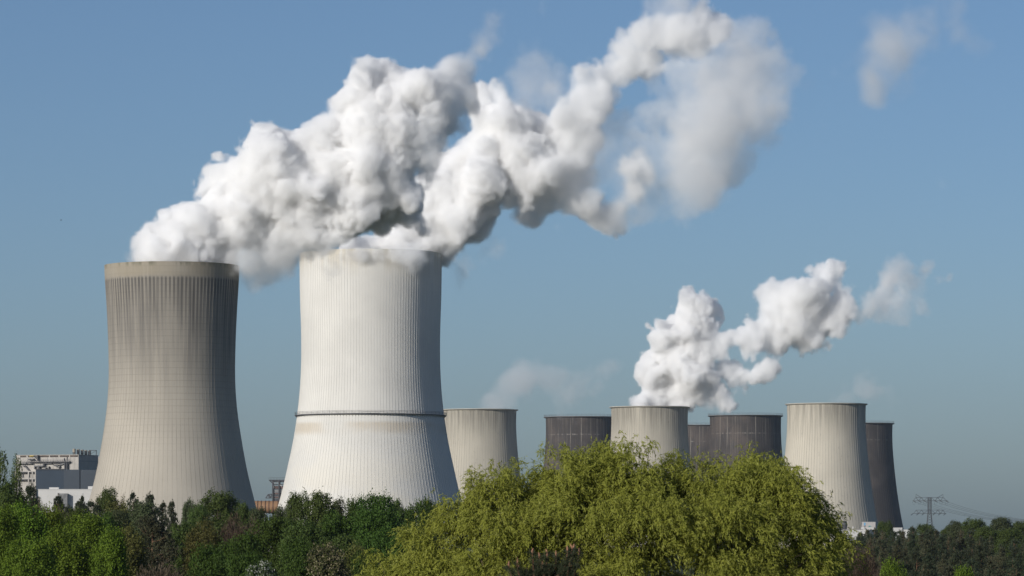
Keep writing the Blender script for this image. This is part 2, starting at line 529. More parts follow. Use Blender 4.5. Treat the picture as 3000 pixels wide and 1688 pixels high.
for a in (95, 402, 492, 568):
    MB().box(ub(a) - 0.35, ub(a) + 0.35, -2.9, -2.2, 0, vb(690) - 0.1).build('column', concrete_wall, bh)
MB().box(0.0, 0.15, 0.4, 26.6, vb(466), vb(458)).build('wall_joint', grey_duct, bh)

# roof silos and their gantry
for k, a in enumerate((1428, 1520, 1607, 1690, 1772)):
    p = at(30 + a / 7.626, 1300, DB + 10 + k * 2.5)
    zt = CAM_Z + (HY - (1290 + 180 / 7.626)) * SB - k * 0.25
    r = 0.95
    s = thing('roof_silo', ['leftmost of the five small silos on the boiler house roof', 'second silo from the left on the boiler house roof', 'middle one of the five small silos on the boiler house roof',
                            'fourth silo from the left on the boiler house roof', 'rightmost of the five small silos, next to the roof gantry'][k], 'silo', (p.x, p.y, vb(325)), 0, 'silos on the boiler house roof')
    zt -= vb(325)
    MB().lathe([(0.05, zt), (r, zt - 0.1), (r, zt - 2.3), (r * 0.9, zt - 2.45), (0.3, zt - 3.1), (0.3, 0.0)], 20).build('body', silo_mat, s, smooth=False)
    MB().lathe([(r + 0.06, zt - 2.2), (r + 0.06, zt - 2.5), (r * 0.9, zt - 2.5)], 20).build('band', steel_dark, s)
    for q in range(4):
        an = math.pi / 4 + q * math.pi / 2
        MB().bar((math.cos(an) * r, math.sin(an) * r, 0), (math.cos(an) * r, math.sin(an) * r, zt - 2.3), 0.18).build('leg', steel_dark, s)
g = at(30 + 1850 / 7.626, 1300, DB + 16)
gt = thing('roof_gantry', 'small dark steel gantry at the right end of the boiler house roof', 'gantry', (g.x, g.y, vb(325)))
for xx in (-2.2, 2.0):
    for yy in (-1.0, 1.0):
        MB().bar((xx, yy, 0), (xx, yy, 3.0), 0.25).build('post', steel_dark, gt)
MB().box(-2.4, 2.2, -1.2, 1.2, 2.9, 3.2).build('deck', steel_dark, gt)
MB().bar((-2.2, -1.0, 0.1), (2.0, -1.0, 2.9), 0.2).build('brace', steel_dark, gt)

# annex behind the boiler house
q = at(262, 1400, 2420)
an = thing('annex_building', 'small rusty annex with hanging ducts between boiler house and leftmost tower', 'building', (q.x, q.y, 0))
zt = at(262, 1338, 2420).z
MB().box(-6, 12, 0, 14, 0, zt).build('wall', concrete_wall, an)
for k in range(4):
    MB().box(-4 + k * 3.6, -2.2 + k * 3.6, -0.4, 0.0, zt - 5.5, zt - 0.8).build('louvre', louvre_mat, an)
MB().tube([(2, -1.2, zt - 7), (4, -1.4, zt - 9.5), (6.5, -1.2, zt - 13)], [0.9, 0.9, 0.9], 10).build('duct', steel_dark, an)
MB().box(0, 4, -1.6, 0, zt - 8.2, zt - 6.8).build('platform', steel_dark, an)

# slate-blue hall and white hall in front
a0, b0 = at(105, 1375, 2190), at(187, 1375, 2190)
hall = thing('clad_hall', 'dark slate-blue clad hall without windows in front of the boiler house', 'building', (a0.x, 2190, 0))
wl, wr = b0.x - a0.x, at(300, 1375, 2190).x - a0.x
MB().box(0, wl, 0, 40, 0, a0.z).build('wall', dark_clad, hall)
MB().box(wl, at(233, 1375, 2190).x - a0.x, -0.3, 40, 0, a0.z - 0.2).build('wall', dark_clad2, hall)
MB().box(at(236, 0, 2190).x - a0.x, wr, -0.3, 40, 0, a0.z - 0.4).build('wall', dark_clad2, hall)
MB().box(at(233, 0, 2190).x - a0.x, at(236, 0, 2190).x - a0.x, 0.5, 39, 0, a0.z - 0.6).build('joint', steel_dark, hall)
MB().box(-0.3, wl + 0.1, -0.5, 0.0, a0.z - 0.3, a0.z + 0.25).build('roof_edge', steel_dark, hall)

a0 = at(112, 1435, 2080)
wh = thing('white_hall', 'low white flat-roofed hall partly hidden by pines left of the stained tower', 'building', (a0.x, 2080, 0))
wr = at(300, 1435, 2080).x - a0.x
MB().box(0, wr, 0, 30, 0, a0.z).build('wall', white_clad, wh)
MB().box(-0.2, wr + 0.2, -0.2, 30.2, a0.z, a0.z + 0.35).build('roof_edge', white_clad, wh)
for p0, p1, hh in ((142, 170, 1.0), (256, 270, 1.6)):
    MB().box(at(p0, 0, 2080).x - a0.x, at(p1, 0, 2080).x - a0.x, 3, 8, a0.z + 0.35, a0.z + 0.35 + hh).build('roof_unit', white_clad, wh)
MB().box(at(172, 0, 2080).x - a0.x, at(199, 0, 2080).x - a0.x, -3, -0.2, 0, at(0, 1446, 2080).z).build('porch', grey_duct, wh)

# copper flue duct between the two tall towers
yd = 2010.0
c0, c1 = at(690, 1486, yd), at(900, 1486, yd)
r = 18.3 * yd / F
fd = thing('flue_duct', 'fat copper-brown flue duct with ring bands between the two tallest towers', 'duct', (c0.x, yd, 0))
L = c1.x - c0.x
MB().tube([(0, 0, c0.z), (L, 0, c0.z)], [r, r], 40).build('pipe', copper_mat, fd, smooth=False)
x = 2.6
while x < L:
    MB().tube([(x, 0, c0.z), (x + 0.35, 0, c0.z)], [r + 0.22, r + 0.22], 40).build('band', copper_band, fd)
    x += (2.65, 2.2, 2.9, 1.9)[int(x) % 4]
for xx in (4, 14, 24, 34):
    MB().box(xx - 0.4, xx + 0.4, -1.5, 1.5, 0, c0.z - r + 0.3).build('support', steel_dark, fd)
pd = at(722, 1510, 1990)
sh = thing('white_shed', 'small white shed roof showing under the copper duct', 'building', (pd.x, 1990, 0))
MB().box(0, 10, 0, 6, 0, at(0, 1506, 1990).z).build('wall', white_clad, sh)
MB().box(-0.3, 10.3, -0.3, 6.3, at(0, 1506, 1990).z, at(0, 1504, 1990).z).build('roof', white_clad, sh)

# open steel structure left of the white tower
ys = 2130.0
SS = ys / F


def us(x):
    return (730 + x / 10.35 - 1500) * SS


def vs(y):
    return CAM_Z + (HY - (1380 + y / 10.35)) * SS


o = Vector((us(705), ys, 0))
st = thing('steel_frame_tower', 'rusty open steel frame tower with jutting platforms beside the white tower', 'structure', o)


def lx(x):
    return us(x) - o.x


for yy in (0, 7):
    for xx in (715, 905, 1095):
        MB().bar((lx(xx), yy, 0), (lx(xx), yy, vs(285)), 0.7).build('column', steel_dark, st)
for k, (y0, y1, mt) in enumerate(((300, 335, steel_dark), (405, 425, steel_dark), (455, 535, red_panel), (540, 560, steel_dark), (570, 640, grey_duct), (655, 705, red_panel), (710, 760, steel_dark), (770, 830, red_panel), (840, 1100, steel_dark))):
    MB().box(lx(725), lx(1090), 0.3 + 0.15 * (k % 2), 6.6, vs(y1), vs(y0)).build('floor_panel', mt, st)
MB().box(lx(600), lx(1100), -0.5, 7.5, vs(292), vs(268)).build('roof_deck', steel_dark, st)
for yy in (-0.3, 7.2):
    MB().bar((lx(610), yy, vs(285)), (lx(720), yy, vs(385)), 0.4).build('brace', steel_dark, st)
pl = MB().box(lx(490), lx(715), 0, 6, vs(832), vs(812)).build('platform', steel_dark, st)
for yy in (0.1, 5.9):
    for a, b in (((500, 815), (570, 710)), ((570, 710), (715, 710)), ((570, 710), (600, 815)), ((640, 815), (690, 710)), ((640, 815), (600, 710))):
        MB().bar((lx(a[0]), yy, vs(a[1])), (lx(b[0]), yy, vs(b[1])), 0.3).build('truss_bar', steel_dark, pl)
MB().box(lx(625), lx(715), 0.5, 5.5, vs(705), vs(690)).build('platform', steel_dark, st)
rl = MB()
for k in range(12):
    xx = lx(600 + k * 45)
    rl.bar((xx, -0.4, vs(268)), (xx, -0.4, vs(268) + 1.2), 0.1)
rl.bar((lx(600), -0.4, vs(268) + 1.2), (lx(1095), -0.4, vs(268) + 1.2), 0.1)
rl.build('railing', steel_dark, st, kind='stuff')
for a in ((740, 330, 800, 400), (870, 330, 800, 400), (930, 425, 990, 460), (730, 460, 760, 530)):
    MB().bar((lx(a[0]), -0.2, vs(a[1])), (lx(a[2]), -0.2, vs(a[3])), 0.35).build('brace', white_clad if a[0] > 900 else grey_duct, st)

# low buildings at the foot of the right towers
yr = 2760.0
SR = yr / F


def ur(x):
    return (2440 + x / 10.73 - 1500) * SR


def vr(y):
    return CAM_Z + (HY - (1500 + y / 10.73)) * SR


tk = thing('barrel_tank', 'dark grey barrel-shaped vessel at the foot of the right pale tower', 'tank', (ur(340), yr, 0))
MB().lathe([(0.1, vr(282)), (85 / 10.73 * SR, vr(284)), (92 / 10.73 * SR, vr(300)), (122 / 10.73 * SR, vr(405)), (98 / 10.73 * SR, vr(515)), (98 / 10.73 * SR, 0)], 32).build('body', plain('tank_grey', (0.10, 0.095, 0.10), 0.15, 0.3, 0.6), tk)
MB().lathe([(118 / 10.73 * SR, vr(395)), (127 / 10.73 * SR, vr(400)), (127 / 10.73 * SR, vr(412)), (118 / 10.73 * SR, vr(415))], 32).build('band', steel_grey, tk)
ob = thing('office_block', 'pale grey block with blue stripe and teal emblem below the right pale tower', 'building', (ur(910), yr, 0), math.radians(-12))
ws = (ur(1330) - ur(910)) / math.cos(math.radians(12))
MB().box(0, ws, 0, 30, 0, vr(325)).build('wall', plain('pale_grey_panel', (0.36, 0.34, 0.33), 0.05, 0.2, 0.7), ob)
MB().box(-0.2, ws + 0.2, -0.2, 30.2, vr(325), vr(316)).build('roof_edge', white_clad, ob)
fx = ws / 420.0
MB().box(65 * fx, 115 * fx, -0.12, 0.0, vr(425), vr(340)).build('blue_stripe', blue_print, ob)
MB().box(65 * fx, 115 * fx, -0.12, 0.0, vr(500), vr(427)).build('grey_stripe', grey_duct, ob)
arc = MB()
n = 14
pts_o = [(248 * fx + math.cos(math.pi * (1 - k / n)) * 43 * fx, math.sin(math.pi * (1 - k / n)) * 0.95) for k in range(n + 1)]
pts_i = [(262 * fx + math.cos(math.pi * (1 - k / n)) * 26 * fx, math.sin(math.pi * (1 - k / n)) * 0.35 - 0.05) for k in range(n + 1)]
zb = vr(472)
vv = [(a, -0.1, zb + b) for a, b in pts_o] + [(a, -0.1, zb + b) for a, b in pts_i]
vv += [(a, 0.0, c) for a, b, c in vv]
m = 2 * (n + 1)
fcs = []
for k in range(n):
    fcs += [(k, k + 1, n + 2 + k, n + 1 + k), (m + k, m + n + 1 + k, m + n + 2 + k, m + k + 1), (k, m + k, m + k + 1, k + 1), (n + 1 + k, n + 2 + k, m + n + 2 + k, m + n + 1 + k)]
arc.add(vv, fcs)
arc.build('emblem', teal_print, ob)

lh = thing('pump_hall', 'long low white hall along the foot of the right towers', 'building', (ur(300), yr - 60, 0))
SL = (yr - 60) / F


def ul(x):
    return (2440 + x / 10.73 - 1500) * SL - (2440 + 300 / 10.73 - 1500) * SR


def vl(y):
    return CAM_Z + (HY - (1500 + y / 10.73)) * SL


MB().box(ul(310), ul(1290), 0, 12, 0, vl(560)).build('wall', white_clad, lh)
MB().box(ul(300), ul(930), -0.3, 12.3, vl(560), vl(545)).build('roof', plain('grey_roofing', (0.30, 0.28, 0.27), 0.15, 0.2, 0.85), lh)
MB().box(ul(1040), ul(1300), -2, 10, vl(550), vl(485)).build('upper_wall', white_clad, lh)
MB().box(ul(1080), ul(1220), -2.2, 0.0, 0, vl(560)).build('gate', dark_clad2, lh)
MB().box(ul(905), ul(990), 1, 6, vl(550), vl(480)).build('roof_unit', white_clad, lh)
MB().tube([(ul(652), 3, vl(545)), (ul(652), 3, vl(460))], [22 / 10.73 * SL, 22 / 10.73 * SL], 14).build('vent_pipe', white_clad, lh)
ls = thing('switch_house', 'small white flat building right of the pump hall by the dark tower', 'building', (ur(1800), yr - 30, 0))
MB().box(0, 250 / 10.73 * SR, 0, 10, 0, vr(500)).build('wall', white_clad, ls)
MB().box(-0.2, 250 / 10.73 * SR + 0.2, -0.2, 10.2, vr(500), vr(492)).build('roof', white_clad, ls)
MB().box(10 / 10.73 * SR + 250 / 10.73 * SR, 530 / 10.73 * SR, 1, 9, 0, vr(555)).build('wing', white_clad, ls)

# ------------------------------------------------------------------ pylon and cables
yp = 2750.0
SP = yp / F


def pp(x, y, dy=0.0):
    return Vector(((2640 + x / 10.35 - 2723.4) * SP, dy, CAM_Z + (HY - (1420 + y / 10.35)) * SP))


pyl_steel = plain('pylon_steel', (0.07, 0.075, 0.08), 0.1, 0.3, 0.6)
py = thing('pylon', 'lattice electricity pylon with two wide crossarms at the far right', 'pylon', ((2723.4 - 1500) / F * yp, yp, 0))
ms = MB()
hw_top = 50 / 10.35 * SP
lev = [pp(0, y).z for y in (388, 440, 490, 560, 630, 700, 772, 820, 872)]
zlow = pp(0, 872).z
n_low = 7
for k in range(1, n_low + 1):
    lev.append(zlow * (1 - k / n_low))


def hw(z):
    return hw_top if z >= zlow else hw_top + (zlow - z) * (80 - 50) / (1200 - 872) * 1.0


for sx in (-1, 1):
    for sy in (-1, 1):
        for a, b in zip(lev[:-1], lev[1:]):
            ms.bar((sx * hw(a), sy * hw(a), a), (sx * hw(b), sy * hw(b), b), 0.32)
for a, b in zip(lev[:-1], lev[1:]):
    mid = (a + b) / 2
    for (c0_, c1_) in ((a, mid), (mid, b)):
        for s in (-1, 1):
            ms.bar((-hw(c0_), s * hw(c0_), c0_), (hw(c1_), s * hw(c1_), c1_), 0.15)
            ms.bar((hw(c0_), s * hw(c0_), c0_), (-hw(c1_), s * hw(c1_), c1_), 0.15)
            ms.bar((s * hw(c0_), -hw(c0_), c0_), (s * hw(c1_), hw(c1_), c1_), 0.15)
ms.build('mast', pyl_steel, py, kind='stuff')
for nm, (yb, xl, xr), (yt, tl, tr) in (('crossarm', (490, 345, 1420), (388, 450, 1270)), ('crossarm', (872, 365, 1362), (772, 455, 1275))):
    ca = MB()
    for dy in (-1.1, 1.1):
        ca.bar(pp(xl, yb, dy * 0.2), pp(860, yb, dy), 0.32)
        ca.bar(pp(860, yb, dy), pp(xr, yb, dy * 0.2), 0.32)
        ca.bar(pp(tl, yt, dy * 0.5), pp(tr, yt, dy * 0.5), 0.26)
        ca.bar(pp(xl + 20, yb, 0), pp(tl, yt, dy * 0.5), 0.2)
        ca.bar(pp(tr, yt, dy * 0.5), pp(xr - 40, yb, 0), 0.2)
        zig = [(tl, yt), (tl + 80, yb), (tl + 165, yt), (tl + 240, yb), (tl + 330, yt + 20)]
        for a, b in zip(zig[:-1], zig[1:]):
            ca.bar(pp(*a, dy * 0.6), pp(*b, dy * 0.6), 0.2)
            ca.bar(pp(tl + tr - a[0], a[1], dy * 0.6), pp(tl + tr - b[0], b[1], dy * 0.6), 0.2)
    ca.build('crossarm', pyl_steel, py, kind='stuff')
pk = MB()
for sgn in (0, 1):
    f_ = (lambda x: x) if sgn == 0 else (lambda x: 1720 - x)
    for dy in (-0.6, 0.6):
        pk.bar(pp(f_(450), 292, 0), pp(f_(620), 400, dy), 0.26)
        pk.bar(pp(f_(450), 292, 0), pp(f_(450), 388, dy), 0.14)
        pk.bar(pp(f_(620), 400, dy), pp(f_(690), 490, dy), 0.26)
pk.build('earth_wire_peak', pyl_steel, py, kind='stuff')
ends = []
for k, x in enumerate((365, 530, 695, 1020, 1180, 1350)):
    a, b = pp(x, 495, -0.3), pp(x + 75, 535, -2.4)
    MB().bar(a, b, 0.42).build('insulator', pyl_steel, py)
    sl = MB().tube([pp(x - 20, 510), pp(x, 600), pp(x + 40, 625), pp(x + 70, 540)], [0.07] * 4, 5).build('jumper_loop', pyl_steel, py)
    ends.append(b)
for k, x in enumerate((365, 530, 695, 1020, 1190, 1350)):
    a, b = pp(x, 875, -0.3), pp(x - 75, 925, -2.4)
    MB().bar(a, b, 0.36).build('insulator', pyl_steel, py)
for k, e in enumerate(ends):
    a = e + py.location
    b = at(3420 + k * 22, 1452, 2300)
    pts = []
    for i in range(25):
        s = i / 24
        p = a.lerp(b, s)
        p.z -= 4 * 15.0 * s * (1 - s)
        pts.append(p - a)
    cb = MB().tube(pts, [0.085] * 25, 4, cap=False).build('power_cable', pyl_steel)
    cb.location = a
    tag(cb, 'thin sagging cable running right from the pylon upper crossarm', 'cable', 'cables from the pylon')

# bird
bp = at(178.5, 645.5, 700)
bird_mat = plain('bird_feathers', (0.02, 0.02, 0.022), 0.2, 5.0, 0.8)
bd = thing('bird', 'tiny dark bird gliding in the sky left of the stained tower', 'bird', bp, math.radians(20))
MB().tube([(-0.16, 0, 0), (-0.1, 0, 0.02), (0.0, 0, 0.02), (0.1, 0, 0.01), (0.19, 0, 0)], [0.01, 0.05, 0.06, 0.04, 0.015], 8).build('body', bird_mat, bd)
for s in (-1, 1):
    w = MB()
    w.add([(-0.07, 0.03 * s, 0.03), (0.05, 0.03 * s, 0.03), (0.09, 0.22 * s, 0.12), (0.0, 0.2 * s, 0.13), (0.14, 0.42 * s, 0.06),
           (-0.07, 0.03 * s, 0.015), (0.05, 0.03 * s, 0.015), (0.09, 0.22 * s, 0.11), (0.0, 0.2 * s, 0.12)],
          [(0, 1, 2, 3), (3, 2, 4), (5, 8, 7, 6), (8, 4, 7), (0, 3, 8, 5), (1, 6, 7, 2)])
    w.build('wing', bird_mat, bd)
# ------------------------------------------------------------------ vegetation
def leaf_material(name, cols, trans=0.35, rough=0.6, spec=0.12, even=0.45):
    """cols: list of (position, colour) spread over the single leaves"""
    mean = [sum(c[i] for _, c in cols) / len(cols) for i in range(3)]
    cols = [(p, tuple(v + (m_ - v) * even for v, m_ in zip(c, mean))) for p, c in cols]
    t = NT(name)
    geo = t.n('ShaderNodeNewGeometry')
    ramp = t.n('ShaderNodeValToRGB')
    el = ramp.color_ramp.elements
    while len(el) < len(cols):
        el.new(0.5)
    for e, (p, c) in zip(el, cols):
        e.position = p
        e.color = (*c, 1)
    t.t.links.new(geo.outputs['Random Per Island'], ramp.inputs[0])
    oi = t.n('ShaderNodeObjectInfo')
    hs = t.n('ShaderNodeHueSaturation')
    t.put(hs.inputs['Hue'], t.math('ADD', 0.485, t.math('MULTIPLY', oi.outputs['Random'], 0.03)))
    t.put(hs.inputs['Value'], t.math('ADD', 0.85, t.math('MULTIPLY', oi.outputs['Random'], 0.3)))
    t.t.links.new(ramp.outputs[0], hs.inputs['Color'])
    b = t.n('ShaderNodeBsdfPrincipled')
    t.t.links.new(hs.outputs[0], b.inputs['Base Color'])
    b.inputs['Roughness'].default_value = rough
    b.inputs['Specular IOR Level'].default_value = spec
    tr = t.n('ShaderNodeBsdfTranslucent')
    t.t.links.new(hs.outputs[0], tr.inputs['Color'])
    mx = t.n('ShaderNodeMixShader')
    mx.inputs[0].default_value = trans
    t.t.links.new(b.outputs[0], mx.inputs[1])
    t.t.links.new(tr.outputs[0], mx.inputs[2])
    t.t.links.new(mx.outputs[0], t.out.inputs['Surface'])
    return t.m


def leaf_mesh(name, ctr, axis, nrm, length, width, mat):
    """one diamond-shaped leaf per row"""
    axis = axis / np.maximum(np.linalg.norm(axis, axis=1, keepdims=True), 1e-6)
    side = np.cross(axis, nrm)
    side /= np.maximum(np.linalg.norm(side, axis=1, keepdims=True), 1e-6)
    L, W = length[:, None], width[:, None]
    v = np.empty((len(ctr), 4, 3), np.float32)
    v[:, 0] = ctr - axis * L * 0.5
    v[:, 1] = ctr - axis * L * 0.05 + side * W * 0.5
    v[:, 2] = ctr + axis * L * 0.5
    v[:, 3] = ctr - axis * L * 0.05 - side * W * 0.5
    n = len(ctr)
    me = bpy.data.meshes.new(name)
    me.vertices.add(n * 4)
    me.vertices.foreach_set('co', v.ravel())
    me.loops.add(n * 4)
    me.loops.foreach_set('vertex_index', np.arange(n * 4, dtype=np.int32))
    me.polygons.add(n)
    me.polygons.foreach_set('loop_start', np.arange(0, n * 4, 4, dtype=np.int32))
    me.update(calc_edges=True)
    me.materials.append(mat)
    return me


def unit(v):
    return v / np.maximum(np.linalg.norm(v, axis=-1, keepdims=True), 1e-6)


bark = plain('grey_brown_bark', (0.10, 0.075, 0.055), 0.3, 3.0, 0.95)
bark_pale = plain('pale_bark', (0.22, 0.19, 0.15), 0.3, 3.0, 0.95)
bark_pine = plain('pine_bark', (0.15, 0.085, 0.05), 0.3, 3.0, 0.95)


def limbs(rng, H, tips, r0, z_first):
    """trunk with limbs that reach the given tips, one mesh"""
    m = MB()
    n = 7
    sway = rng.normal(size=(n + 1, 2)) * 0.012 * H
    sway[0] = 0
    pts = [(sway[i, 0], sway[i, 1], H * 0.92 * i / n) for i in range(n + 1)]
    m.tube(pts, [r0 * (1 - 0.93 * i / n) + 0.02 for i in range(n + 1)], 8)
    for tp in tips:
        z0 = max(z_first, min(tp[2] - 0.35 * math.hypot(tp[0], tp[1]) - 0.3, H * 0.85))
        f = z0 / (H * 0.92) * n
        i = min(int(f), n - 1)
        a = Vector(pts[i]).lerp(Vector(pts[i + 1]), f - i)
        b = Vector(tp)
        mid = a.lerp(b, 0.5) + Vector((rng.normal() * 0.05, rng.normal() * 0.05, -0.06)) * (b - a).length
        r = r0 * (1 - 0.9 * z0 / H) * 0.45
        m.tube([a, mid, b], [r, r * 0.6, r * 0.2], 5, cap=False)
    return m


def broad_variant(name, seed, H, W, z0, lobes_n, n_leaf, L, leaf_mat, bark_mat, spiky=0.0, top=0.55, gap=0.0):
    """round or shooting broadleaf tree; returns (trunk mesh, crown mesh, H, W)"""
    rng = np.random.default_rng(seed)
    R = W / 2
    z0 = H - W * (1.25 + 0.5 * spiky)
    zc = (z0 + H) / 2
    lob = [(0, 0, zc, R * 0.66, (H - z0) / 2 * 0.86)]
    for k in range(lobes_n):
        a = rng.uniform(0, 2 * math.pi)
        el = rng.uniform(-0.8, 1.0)
        rr = R * rng.uniform(0.2, 0.4)
        cz = zc + el * (H - z0) / 2 * 0.80
        rad = math.sqrt(max(0.05, 1 - (el * 0.8) ** 2)) * (R - rr) * rng.uniform(0.8, 1.08)
        lob.append((math.cos(a) * rad, math.sin(a) * rad, min(cz, H - rr), rr, rr * rng.uniform(0.9, 1.3) * (1 + spiky)))
    lob.append((rng.normal() * 0.1 * R, rng.normal() * 0.1 * R, H - R * 0.32, R * 0.3, R * 0.33))
    area = np.array([l[3] * (l[3] + l[4]) for l in lob])
    ncl = int(n_leaf / 22)
    which = rng.choice(len(lob), ncl, p=area / area.sum())
    A = np.array(lob)
    d = unit(rng.normal(size=(ncl, 3)))
    d[:, 2] = np.where(rng.random(ncl) < 0.3, np.abs(d[:, 2]), d[:, 2])
    rad = rng.uniform(0.72, 1.02, ncl) ** 0.8
    cc = A[which, :3] + d * np.stack([A[which, 3], A[which, 3], A[which, 4]], 1) * rad[:, None]
    cs = rng.uniform(0.05, 0.10, ncl) * R
    idx = np.repeat(np.arange(ncl), 22)
    off = rng.normal(size=(len(idx), 3)) * cs[idx][:, None]
    if spiky:
        off[:, 2] *= 1.0 + 2.0 * spiky
    p = cc[idx] + off
    out = unit(p - np.array([0, 0, zc - (H - z0) * 0.2]))
    nrm = unit(unit(p - A[which[idx], :3]) * 0.8 + out * 0.4 + rng.normal(size=p.shape) * 0.5 + np.array([0, 0, 0.3]))
    ax = rng.normal(size=p.shape) + np.array([0, 0, -0.3 + spiky])
    ln = L * rng.uniform(0.6, 1.25, len(p))
    keep = p[:, 2] > 0.4
    crown = leaf_mesh(name + '_crown', p[keep], ax[keep], nrm[keep], ln[keep], ln[keep] * rng.uniform(0.5, 0.75, keep.sum()), leaf_mat)
    tips = [tuple(A[i, :3] + rng.normal(size=3) * 0.1 * R) for i in range(1, len(lob))] + [tuple(c) for c in cc[rng.choice(ncl, 26)]]
    tr = limbs(rng, H, tips, 0.018 * H, z0 * 0.7)
    return finish(name, tr, crown, bark_mat, H, W)


def finish(name, tr, crown, bark_mat, H, W):
    me = bpy.data.meshes.new(name + '_trunk')
    me.from_pydata(tr.v, [], tr.f)
    me.materials.append(bark_mat)
    me.shade_smooth()
    return me, crown, H, W


def pine_variant(name, seed, H, W, n_whorl, n_tuft, mat, L=0.3, z0=0.25, tuft_n=26):
    """Scots pine: uneven whorls of up-curving branches carrying needle tufts"""
    rng = np.random.default_rng(seed)
    R = W / 2
    tr = MB()
    n = 8
    sway = np.cumsum(rng.normal(size=(n + 1, 2)) * 0.006 * H, 0)
    sway[0] = 0
    tpts = [(sway[i, 0], sway[i, 1], H * 0.97 * i / n) for i in range(n + 1)]
    tr.tube(tpts, [0.012 * H * (1 - 0.93 * i / n) + 0.015 for i in range(n + 1)], 7)

    def on(z):
        f = min(z / (H * 0.97) * n, n - 0.001)
        i = int(f)
        return Vector(tpts[i]).lerp(Vector(tpts[i + 1]), f - i)
    cen, dirs, siz = [], [], []
    for k in range(n_whorl):
        s = (k + rng.uniform(-0.25, 0.25)) / n_whorl
        z = H * (z0 + (0.96 - z0) * s)
        reach = R * min(1.0, (1.02 - s) * 2.1) ** 0.75 * rng.uniform(0.7, 1.08)
        nb = rng.integers(5, 8)
        for j in range(nb):
            a = rng.uniform(0, 2 * math.pi)
            ln = reach * rng.uniform(0.6, 1.1)
            o = on(z)
            up = rng.uniform(0.15, 0.55) * (0.5 + s)
            b1 = o + Vector((math.cos(a) * ln * 0.55, math.sin(a) * ln * 0.55, ln * up * 0.3))
            b2 = o + Vector((math.cos(a) * ln, math.sin(a) * ln, ln * up))
            tr.tube([o, b1, b2], [0.02 + 0.012 * ln, 0.015 + 0.008 * ln, 0.012], 4, cap=False)
            for _ in range(max(3, int(n_tuft * max(0.4, ln / R)))):
                f = rng.uniform(0.35, 1.05)
                q = (o.lerp(b1, f / 0.55) if f < 0.55 else b1.lerp(b2, (f - 0.55) / 0.45))
                q = q + Vector(rng.normal(size=3) * (0.10 * ln + 0.10))
                cen.append(q)
                dirs.append((math.cos(a) * 0.7, math.sin(a) * 0.7, 0.8))
                siz.append(rng.uniform(0.7, 1.3))
    for k in range(5):
        cen.append(on(H * (0.9 + 0.02 * k)) + Vector(rng.normal(size=3) * 0.06))
        dirs.append((0, 0, 1))
        siz.append(0.8)
    cen, dirs, siz = np.array(cen), np.array(dirs), np.array(siz)
    idx = np.repeat(np.arange(len(cen)), tuft_n)
    ax = unit(rng.normal(size=(len(idx), 3)) * 0.75 + unit(dirs)[idx])
    p = cen[idx] + ax * (L * 0.45 * siz[idx])[:, None] + rng.normal(size=(len(idx), 3)) * 0.16 * L
    nrm = rng.normal(size=p.shape)
    ln = L * siz[idx] * rng.uniform(0.8, 1.2, len(idx))
    crown = leaf_mesh(name + '_crown', p, ax, nrm, ln, ln * 0.2, mat)
    return finish(name, tr, crown, bark_pine, H, W)


def twig_variant(name, seed, H, W, n_twig, mat, budmat=None):
    """brown budding tree: a haze of fine upright twigs"""
    rng = np.random.default_rng(seed)
    R = W / 2
    d = unit(rng.normal(size=(n_twig, 3)))
    rad = rng.uniform(0.25, 1.0, n_twig) ** 0.6
    lump = 0.85 + 0.2 * np.sin(d[:, 0] * 5 + seed) * np.cos(d[:, 1] * 4) + 0.12 * rng.normal(size=n_twig) * 0.5
    zc, hz = H * 0.62, H * 0.38
    p = np.array([0, 0, zc]) + d * np.array([R, R, hz]) * (rad * lump)[:, None]
    ax = unit(d * 0.9 + np.array([0, 0, 0.8]) + rng.normal(size=d.shape) * 0.5)
    ln = rng.uniform(0.2, 0.7, n_twig)
    crown = leaf_mesh(name + '_crown', p, ax, rng.normal(size=p.shape), ln, rng.uniform(0.03, 0.07, n_twig), mat)
    tips = [tuple(p[i]) for i in rng.choice(n_twig, 70)]
    tr = limbs(rng, H, tips, 0.016 * H, H * 0.25)
    return finish(name, tr, crown, bark, H, W)


G_bright = leaf_material('bright_green_leaves', [(0.0, (0.075, 0.125, 0.012)), (0.5, (0.125, 0.190, 0.018)), (1.0, (0.175, 0.235, 0.030))])
G_dark = leaf_material('dark_green_leaves', [(0.0, (0.036, 0.068, 0.011)), (0.6, (0.060, 0.105, 0.017)), (1.0, (0.090, 0.138, 0.028))])
G_mid = leaf_material('mid_green_leaves', [(0.0, (0.050, 0.078, 0.018)), (0.6, (0.080, 0.115, 0.027)), (1.0, (0.115, 0.148, 0.040))])
G_grey = leaf_material('grey_green_leaves', [(0.0, (0.055, 0.072, 0.030)), (0.6, (0.085, 0.105, 0.046)), (1.0, (0.120, 0.138, 0.066))])
G_olive = leaf_material('olive_leaves', [(0.0, (0.085, 0.088, 0.026)), (0.6, (0.130, 0.135, 0.034)), (1.0, (0.175, 0.165, 0.050))])
G_pine = leaf_material('pine_needles', [(0.0, (0.026, 0.038, 0.020)), (0.6, (0.044, 0.058, 0.030)), (1.0, (0.070, 0.080, 0.044))], 0.1)
G_pine2 = leaf_material('brownish_pine_needles', [(0.0, (0.042, 0.048, 0.026)), (0.6, (0.070, 0.075, 0.040)), (1.0, (0.105, 0.098, 0.055))], 0.1)
G_brown = leaf_material('brown_twigs', [(0.0, (0.065, 0.048, 0.034)), (0.6, (0.105, 0.078, 0.054)), (1.0, (0.135, 0.112, 0.070))], 0.1)
G_redbrown = leaf_material('red_brown_twigs', [(0.0, (0.060, 0.036, 0.027)), (0.6, (0.095, 0.058, 0.043)), (1.0, (0.110, 0.100, 0.055))], 0.1)
